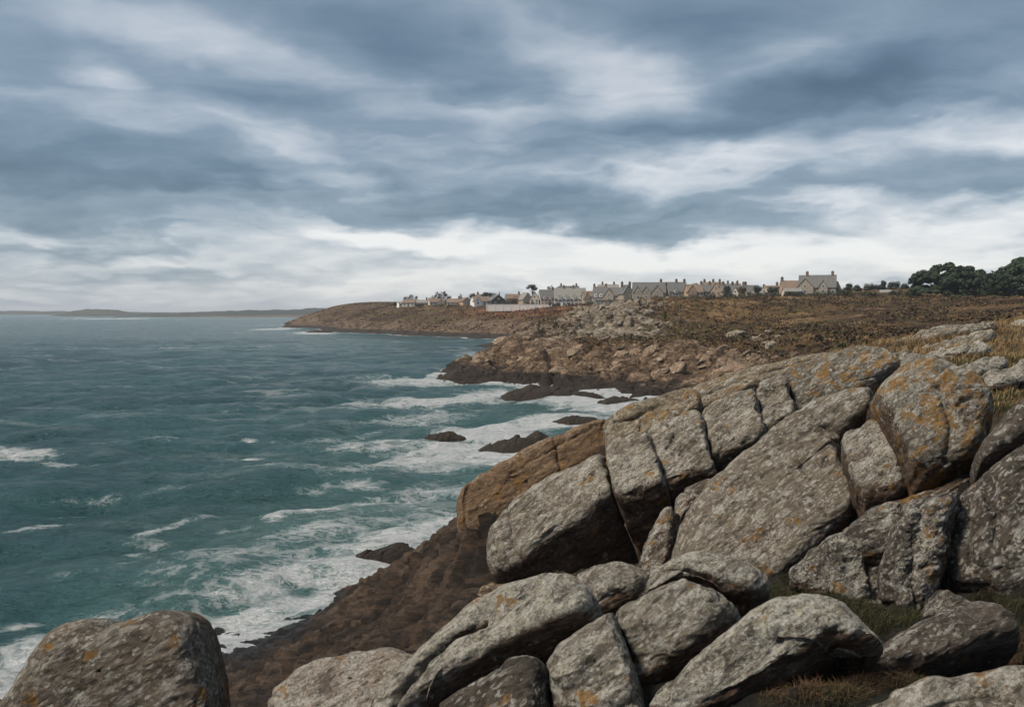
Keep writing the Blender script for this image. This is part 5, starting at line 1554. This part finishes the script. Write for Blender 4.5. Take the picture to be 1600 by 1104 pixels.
def tree(label, px, pyb, pyt, wpx, D, kind='dark', form='round', n=700, name='tree', group='trees among the houses', seed=None, cat='tree'):
    rng = np.random.default_rng(seed or int(px * 7 + pyt))
    c = at(px, pyb, D)
    h = (pyb - pyt) / F * D * (1.35 if form == 'shrub' and D > 320 else 1.0)
    w = wpx / F * D / 2
    root = bpy.data.objects.new(name, None); COL.objects.link(root)
    root.location = (c[0], D, c[2] - .4)
    tag(root, label, cat, group)
    lobes = []
    if form == 'round':
        for _ in range(9):
            a = rng.uniform(0, 6.28); rr = rng.uniform(.15, .62)
            lobes.append((w * rr * math.cos(a), w * rr * math.sin(a), h * rng.uniform(.50, .78), w * rng.uniform(.34, .5), w * rng.uniform(.34, .5), h * rng.uniform(.14, .22)))
    elif form == 'umbrella':
        for _ in range(13):
            a = rng.uniform(0, 6.28); rr = rng.uniform(.1, .8)
            lobes.append((w * rr * math.cos(a), w * rr * math.sin(a), h * (.84 - .26 * rr ** 2 + rng.uniform(-.05, .05)), w * rng.uniform(.22, .36), w * rng.uniform(.22, .36), h * rng.uniform(.07, .12)))
    elif form == 'pointed':
        for k in range(7):
            t = k / 6
            lobes.append((rng.uniform(-.1, .1) * w, rng.uniform(-.1, .1) * w, h * (.25 + .66 * t), w * (1 - .78 * t), w * (1 - .78 * t), h * .13))
    elif form == 'bent':                     # wind pruned: longer and lower to one side, many flat layers
        for k in range(150):
            a = rng.uniform(0, 6.28); rr = math.sqrt(rng.uniform(0, 1))
            X_, Y_ = rr * math.cos(a), rr * math.sin(a)
            top = .93 - .50 * rr ** 2.0 + .10 * math.sin(X_ * 9 + px) + rng.uniform(-.05, .05)
            zc_ = top if k % 2 else rng.uniform(.04, max(top, .2))
            s_ = rng.uniform(.55, 1.2)
            lobes.append((w * X_ * .93, w * .6 * Y_, h * zc_, w * .135 * s_, w * .135 * s_, h * .085 * s_))
        for k in range(70):
            a = rng.uniform(0, 6.28); rr = math.sqrt(rng.uniform(0, 1))
            lobes.append((w * rr * math.cos(a), w * .6 * rr * math.sin(a), h * (1.0 - .52 * rr ** 2 + rng.uniform(-.04, .05)), w * rng.uniform(.03, .075), w * .05, h * rng.uniform(.015, .04)))
    elif form == 'shrub':
        for _ in range(7):
            t = rng.uniform(-.7, .7)
            lobes.append((w * t, w * rng.uniform(-.4, .4), h * rng.uniform(.2, .6), w * .36, w * .36, h * .34))
    lobes = np.array(lobes)
    cr = leaf_cloud('crown', lobes, n, max(w * .055, .36), rng)
    link('crown' if form != 'shrub' else 'foliage', cr, ML[kind], root)
    tp = [(0, 0, -.6), (w * .04, 0, h * .25), (-w * .03, 0, h * .55)]
    paths = [[(tp[0], .035 * h), (tp[1], .028 * h), (tp[2], .016 * h)]]
    for l in lobes[:9]:
        paths.append([(tp[1], .018 * h), (tuple(np.array(tp[1]) * .5 + l[:3] * .5), .012 * h), (tuple(l[:3]), .006 * h)])
    link('trunk' if form != 'shrub' else 'stem', tube_mesh(paths), MBARK, root)
    return root


tree('leftmost wind bent trees of the village, above pale cottage', 643, 474, 459.5, 25, 606, 'dark', 'bent', 900)
tree('long dark flat topped tree clump behind the brown roofed cottage', 690, 472, 455, 34, 594, 'dark', 'bent', 1300)
tree('pointed dark tree left of the tan gabled house', 720, 474, 457, 10, 585, 'dark', 'pointed', 420)
tree('bushy pointed tree right of the tan gabled house', 738, 474, 455.5, 17, 572, 'dark', 'round', 600)
tree('broad dark tree behind the wide white fronted house', 762, 470, 453.5, 28, 568, 'dark', 'round', 1100)
tree('slender pointed tree behind the dark barn', 780, 471, 454, 6, 566, 'dark', 'pointed', 300)
tree('round umbrella shaped pine towering over the slate roofs', 832, 466, 442.8, 28, 545, 'pine', 'umbrella', 1500)
tree('small bent dark tree right of the umbrella pine', 860, 464, 445.5, 17, 545, 'dark', 'bent', 500)
tree('small double topped tree behind the glazed terrace', 872, 462, 445, 12, 540, 'dark', 'round', 400)
tree('brownish rounded tree above the roof of the glazed terrace', 893, 460, 445.5, 12, 536, 'rust', 'round', 350)
tree('small brown tree behind the blue slate house', 903, 461, 446.5, 12, 532, 'rust', 'round', 350)
tree('olive shrubby tree between the two slate houses at village centre', 956, 461, 446.5, 16, 510, 'rust', 'round', 350)
tree('round tree on the roofline right of the stone terrace', 1086, 458, 438.5, 14, 470, 'dark', 'round', 500)
tree('small dark tree on the skyline behind the chimney row', 1062, 456, 437.5, 9, 470, 'rust', 'round', 300)
for i, (px, yt, w_) in enumerate(((1136, 443, 14), (1160, 444, 18), (1184, 441.5, 22), (1206, 442.5, 22), (1224, 444, 18))):
    tree(('small tree top over the roof beside the tan end gable', 'dark tree behind the small white gabled cottage', 'broad dark tree right of the small white cottage', 'bushy dark tree midway between cottage and manor', 'low dark tree against the chimney of the low brown roofed house')[i], px, 464, yt, w_, 410 - i * 6, 'dark' if i != 1 else 'rust', 'round', 600)
tree('round topped dark tree behind the low brown roofed house by the manor', 1241, 460, 435.5, 22, 392, 'dark', 'round', 700)
SK = [(1324, 439, 20, 'dark tree right behind the big manor annex'), (1340, 441, 20, 'second dark tree from the manor in the skyline row'), (1356, 439.5, 24, 'third dark tree from the manor in the skyline row'),
      (1374, 440, 20, 'fourth dark tree from the manor, above the tiny cottage'), (1381, 434.5, 12, 'small knob shaped tree top in the skyline row'), (1396, 436, 22, 'dark tree rising towards the big pine in the skyline row'), (1410, 437, 22, 'last dark tree before the big spreading pine')]
for px, yt, w_, lb in SK:
    tree(lb, px, 461, yt, w_, 372, 'dark', 'round', 700, group='trees on the right skyline')
tree('big spreading wind shaped pine on the right skyline', 1479, 461, 413, 114, 286, 'pine', 'bent', 13000, name='pine_tree', group='big dark pines', seed=4)
tree('low dark pine filling the gap between the two big pines', 1528, 461, 422, 60, 292, 'pine', 'bent', 4500, name='pine_tree', group='big dark pines', seed=12)
tree('biggest dark pine cut by the right edge', 1606, 462, 407, 132, 270, 'pine', 'bent', 15000, name='pine_tree', group='big dark pines', seed=6)
tree('dark bushy pine in front of the biggest pine', 1558, 462, 421, 50, 266, 'pine', 'bent', 4500, name='pine_tree', group='big dark pines', seed=9)
SH = [(1248, 464.6, 455.5, 26, 338, 'dark', 'dark shrub before the low pale wing of the manor'), (1280, 464.6, 455.0, 30, 336, 'olive', 'olive shrub before the manor front door'), (1308, 464.4, 453.0, 30, 332, 'dark', 'dark shrub at the right corner of the manor'), (1330, 463, 449, 40, 300, 'hedge', 'broad green shrub in front of the manor annex'), (1365, 463, 451, 36, 298, 'hedge', 'green shrub left of the tiny pale cottage'), (1398, 463, 449.5, 24, 300, 'dark', 'dark shrub right of the tiny pale cottage'),
      (1420, 462, 450, 26, 296, 'olive', 'pale olive shrub at the left foot of the big spreading pine'), (1295, 464, 455, 26, 335, 'hedge', 'low green shrub under the manor windows'), (1262, 464.5, 457.5, 20, 335, 'hedge', 'low green shrub at the manor left gable'),
      (1135, 468.5, 453.5, 28, 382, 'dark', 'tall dark shrub hiding the slate roofed house'), (1165, 468, 455.5, 24, 380, 'olive', 'olive shrub in front of the small white cottage'), (1192, 467, 455.5, 30, 378, 'rust', 'brownish shrub right of the small white cottage'), (1218, 466, 455.5, 24, 375, 'olive', 'olive shrub left of the low pale wing'),
      (1062, 470, 461, 34, 410, 'hedge', 'green hedge shrub below the pale window row'), (1095, 469, 460, 34, 405, 'hedge', 'green hedge shrub below the brown roofed house'), (1010, 473, 464.5, 30, 425, 'olive', 'olive hedge shrub below the three gabled terrace'), (985, 474.5, 467, 20, 425, 'hedge', 'dark green shrub at the tall stone house foot'),
      (1035, 471.5, 464.5, 20, 420, 'olive', 'olive shrub under the steep gabled house'), (793, 477.5, 467, 24, 540, 'dark', 'dark shrub mass right of the boarded barn'), (806, 477, 463, 18, 542, 'rust', 'rusty shrub between barn shrubs and stone cottage'), (684, 478.5, 474.5, 20, 578, 'hedge', 'low hedge in front of the brown roofed cottage'),
      (708, 478.5, 475.5, 24, 568, 'hedge', 'low hedge in front of the pale gabled cottage'), (618, 477, 471, 10, 612, 'dark', 'dark shrub beside the small white cottage at far left'), (890, 479, 472.5, 36, 488, 'darkish', 'dark garden hedge below the glazed terrace'), (940, 477.5, 472.5, 40, 440, 'olive', 'olive scrub below the long flat shed'), (1500, 465, 456, 40, 272, 'olive', 'olive scrub below the gap between the big pines'), (1455, 463, 455, 34, 276, 'rust', 'rusty scrub under the big spreading pine')]
SH += [(866, 478.8, 470.5, 22, 492, 'dark', 'dark bush in front of the left end of the glazed terrace'), (922, 478.5, 470.5, 20, 470, 'hedge', 'green bush before the stone cottage with two front gables'), (1040, 471.5, 461, 22, 418, 'dark', 'dark bush where the three gabled terrace ends'),
       (1078, 470.5, 459, 24, 412, 'rust', 'rusty bush between the pale window row and the brown roofed house'), (1115, 469.5, 457, 26, 400, 'dark', 'dark bush before the tan end gable'), (1150, 468.5, 456, 26, 384, 'hedge', 'green bush below the slate house behind the hedge'), (1180, 467.8, 456, 28, 379, 'hedge', 'green bush right of the small white gabled cottage'),
       (1205, 467, 456, 26, 376, 'dark', 'dark bush before the cream house with dormers'), (1232, 465.5, 455, 24, 352, 'hedge', 'green bush at the left end of the low pale wing'), (1345, 463.3, 452, 30, 310, 'dark', 'dark bush midway between manor annex and tiny cottage'), (1312, 464.3, 452, 26, 318, 'olive', 'olive bush at the manor annex door'), (830, 477.8, 470, 20, 508, 'hedge', 'green bush behind the long white wall near the twin gables'), (655, 478.3, 473.5, 16, 590, 'hedge', 'green bush beside the cream low roofed cottage')]
for px, yb, yt, w_, D, kd, lb in SH:
    tree(lb, px, yb, yt, w_, D, kd if kd in ML else 'dark', 'shrub', 420, name='shrub', group='shrubs along the village edge', cat='shrub')

# ================================================================== HEATHER AND SCRUB ON THE HEADLANDS (uncountable)
rng = np.random.default_rng(5)


def scrub(name, label, mat, n, cond, smin, smax, nleaf, grid, seed):
    rng = np.random.default_rng(seed)
    gx, gy, gz = grid[:3]
    Vs = []
    got = 0
    while got < n:
        i = rng.integers(5, gx.shape[0] - 8, 4000); j = rng.integers(5, gx.shape[1] - 8, 4000)
        X, Y, Z = gx[i, j], gy[i, j], gz[i, j]
        nz = fbm(np.stack([X, Y, Z], 1) * .05, 3, 9)
        ok = cond(X, Y, Z, X / Y * F + 800, i, j) & (rng.random(4000) < .5 + nz)
        X, Y, Z = X[ok], Y[ok], Z[ok]
        m = len(X)
        s = rng.uniform(smin, smax, m)
        for _ in range(nleaf):
            d = rng.normal(size=(m, 3)); d /= np.linalg.norm(d, axis=1)[:, None]; d[:, 2] = np.abs(d[:, 2])
            P = np.stack([X, Y, Z], 1) + d * s[:, None] * np.array([1.3, 1.3, .65])
            a = rng.normal(size=(m, 3)); a /= np.linalg.norm(a, axis=1)[:, None]
            b2 = np.cross(d, a); b2 /= np.linalg.norm(b2, axis=1)[:, None] + 1e-9
            a = np.cross(b2, d)
            q = (s * .42)[:, None]
            Vs.append(np.stack([P - a * q, P - b2 * q * .6, P + a * q, P + b2 * q * .6], 1).reshape(-1, 3))
        got += m
    V = np.concatenate(Vs)
    me = mesh_np(name, V, np.arange(len(V)).reshape(-1, 4), False)
    return tag(link(name, me, mat), label, kind='stuff')


MS1 = mat_leaf('heather', (.018, .011, .008), (.066, .037, .020))
MS2 = mat_leaf('gorse', (.020, .018, .009), (.075, .063, .026))
cndf = lambda X, Y, Z, px, i, j: (Z > 2.5) & (Z < 21) & (px < 1000) & (Y < 800)
MS3 = mat_leaf('bracken', (.080, .047, .020), (.195, .122, .054))
cnd = lambda X, Y, Z, px, i, j: (mid_grid[3][i, j] < .66) & (Z > 3)
scrub('heather', 'dark brown heather covering the middle headland', MS1, 9000, cnd, .35, .9, 5, mid_grid, 1)
scrub('gorse', 'olive gorse scattered over the middle headland', MS2, 3200, cnd, .4, 1.1, 5, mid_grid, 2)
scrub('bracken', 'rusty bracken scattered over the middle headland', MS3, 4200, cnd, .3, .75, 5, mid_grid, 3)

scrub('far_heather', 'dark heather clumps over the far cape', MS1, 5000, cndf, .5, 1.6, 4, far_grid, 4)
scrub('far_bracken', 'rusty bracken clumps over the far cape', MS3, 3500, cndf, .4, 1.3, 4, far_grid, 5)

# ================================================================== GRASS AND HEATH BETWEEN THE NEAR ROCKS
def blades(name, label, mat, spots, hmin, hmax, w, seed, lean=(.25, -.1), curl=.35, per=1):
    """curved blades: spots (N,3)"""
    rng = np.random.default_rng(seed)
    P = np.repeat(spots, per, 0)
    n = len(P)
    P = P + rng.normal(size=(n, 3)) * np.array([.03, .03, 0])
    h = rng.uniform(hmin, hmax, n)
    az_ = rng.uniform(0, 2 * np.pi, n)
    side = np.stack([np.cos(az_), np.sin(az_), np.zeros(n)], 1)
    ln = np.stack([rng.normal(lean[0], .35, n), rng.normal(lean[1], .35, n), np.zeros(n)], 1)
    ww = (w * rng.uniform(.6, 1.3, n))[:, None]
    b0, b1 = P - side * ww, P + side * ww
    mid = P + ln * (h * .35)[:, None] + np.array([0, 0, 1]) * (h * .62)[:, None]
    tip = P + ln * (h * (1.0 + curl))[:, None] + np.array([0, 0, 1]) * (h * rng.uniform(.75, 1.0, n))[:, None]
    V = np.stack([b0, b1, mid + side * ww * .7, mid - side * ww * .7, tip], 1).reshape(-1, 3)
    i = np.arange(n)[:, None] * 5
    Fc = np.concatenate([i + np.array([[0, 1, 2]]), i + np.array([[0, 2, 3]]), i + np.array([[3, 2, 4]])])
    me = mesh_np(name, V, Fc, False)
    return tag(link(name, me, mat), label, kind='stuff')


def px_spots(poly, n, D0, D1, seed):
    """ground points inside a patch of turf given by its outline, spread evenly over the ground"""
    rng = np.random.default_rng(seed)
    poly = np.array(poly, float)
    out = []
    while len(out) < n:
        D = rng.uniform(D0, D1, 6000)
        px = rng.uniform(poly[:, 0].min(), poly[:, 0].max(), 6000)
        x = (px - 800) / F * D
        z = near_z(x, D)
        py = HOR + (H0 - z) / D * F
        ins = np.zeros(6000, bool)
        j = len(poly) - 1
        for i in range(len(poly)):
            xi, yi = poly[i]; xj, yj = poly[j]
            c = ((yi > py) != (yj > py)) & (px < (xj - xi) * (py - yi) / (yj - yi + 1e-12) + xi)
            ins ^= c
            j = i
        dens = fbm(np.stack([x, D, z], 1) * 1.1, 3, seed) * .6 + .55
        ok = ins & (rng.random(6000) < dens)
        out += list(np.stack([x, D, z - .02], 1)[ok])
    return np.array(out[:n])


MGR = mat_leaf('dry_grass', (.11, .070, .030), (.34, .235, .12))
MGG = mat_leaf('green_grass', (.022, .024, .009), (.085, .080, .030))
MGD = mat_leaf('dark_moss_grass', (.010, .011, .005), (.045, .042, .016))
MGH = mat_leaf('dead_heather', (.028, .016, .009), (.105, .058, .032))
sp = px_spots([(1280, 556), (1440, 520), (1600, 488), (1760, 470), (1760, 560), (1600, 560), (1480, 565), (1400, 556), (1330, 562)], 15000, 22, 46, 1)
blades('dry_grass', 'golden dry grass along the right skyline', MGR, sp, .10, .34, .012, 1)
sp = px_spots([(1400, 575), (1500, 560), (1760, 530), (1760, 640), (1600, 640), (1540, 660), (1540, 600), (1480, 572)], 12000, 14, 32, 2)
blades('turf_grass', 'green and brown turf beside the orange spotted boulder', MGG, sp, .06, .24, .009, 2)
sp = px_spots([(1480, 560), (1600, 545), (1760, 540), (1760, 640), (1560, 640)], 5000, 14, 32, 7)
blades('dry_turf_grass', 'dry blades in the turf beside the orange spotted boulder', MGR, sp, .08, .26, .009, 7)
sp = px_spots([(1130, 945), (1180, 905), (1260, 915), (1400, 965), (1460, 960), (1600, 920), (1700, 920), (1760, 990), (1600, 1010), (1560, 950), (1500, 945), (1420, 990), (1370, 1005), (1330, 960), (1270, 940), (1200, 975), (1150, 985)], 16000, 7, 12.5, 3)
blades('dark_grass', 'dark mossy grass tuft between the front boulders', MGD, sp, .05, .17, .0042, 3)
sp = px_spots([(1190, 1110), (1250, 1050), (1340, 1020), (1360, 1060), (1480, 1050), (1600, 1000), (1760, 1000), (1760, 1060), (1500, 1070), (1330, 1112)], 9000, 5.2, 9.5, 4)
blades('heather_tuft', 'rusty dead heather between the lower right boulders', MGH, sp, .03, .11, .0034, 4, lean=(.0, .0), curl=1.4)
sp = px_spots([(1190, 1110), (1250, 1050), (1340, 1020), (1360, 1060), (1480, 1050), (1600, 1000), (1760, 1000), (1760, 1060), (1500, 1070), (1330, 1112)], 6000, 5.2, 9.5, 14)
blades('moss_grass', 'dark mossy grass between the lower right boulders', MGD, sp, .03, .11, .0034, 14)
sp = px_spots([(1160, 1125), (1300, 1085), (1420, 1068), (1600, 1030), (1700, 1040), (1500, 1075), (1380, 1100), (1330, 1125)], 7000, 4.5, 8.5, 24)
blades('soil_grass', 'short dark grass on the soil at the bottom edge', MGD, sp, .02, .09, .0030, 24)
sp = px_spots([(1180, 930), (1215, 915), (1345, 800), (1400, 790), (1340, 860), (1260, 915), (1250, 940)], 5000, 10, 16, 26)
blades('gap_grass', 'dark grass in the joint below the widest smooth slab', MGD, sp, .03, .12, .0045, 26)
sp = px_spots([(1240, 915), (1345, 800), (1430, 775), (1510, 755), (1500, 790), (1420, 800), (1330, 850), (1270, 905)], 4000, 10.5, 15.5, 6)
blades('joint_grass', 'yellowish mossy grass in the joint under the square block', mat_leaf('yellow_moss_grass', (.030, .026, .008), (.105, .085, .028)), sp, .04, .13, .004, 6)

# ================================================================== HAZE
def box_mesh(name, lo, hi):
    V = [(x, y, z) for x in (lo[0], hi[0]) for y in (lo[1], hi[1]) for z in (lo[2], hi[2])]
    Fc = [(0, 1, 3, 2), (4, 6, 7, 5), (0, 4, 5, 1), (2, 3, 7, 6), (0, 2, 6, 4), (1, 5, 7, 3)]
    return mesh_np(name, np.array(V), np.array(Fc), False)


HAZE = 1.25e-4
if HAZE > 0:
    hm = bpy.data.materials.new('sea_haze')
    hm.use_nodes = True
    T = NT(hm.node_tree)
    T.n.clear()
    ho = T.node('ShaderNodeOutputMaterial')
    pv = T.node('ShaderNodeVolumePrincipled')
    pv.inputs['Color'].default_value = (.86, .92, 1.0, 1)
    pv.inputs['Density'].default_value = HAZE
    pv.inputs['Anisotropy'].default_value = 0.2
    T.l.new(pv.outputs[0], ho.inputs['Volume'])
    tag(link('haze', box_mesh('haze', (-13000, -60, -11), (13000, 12700, 60)), hm), kind='stuff')
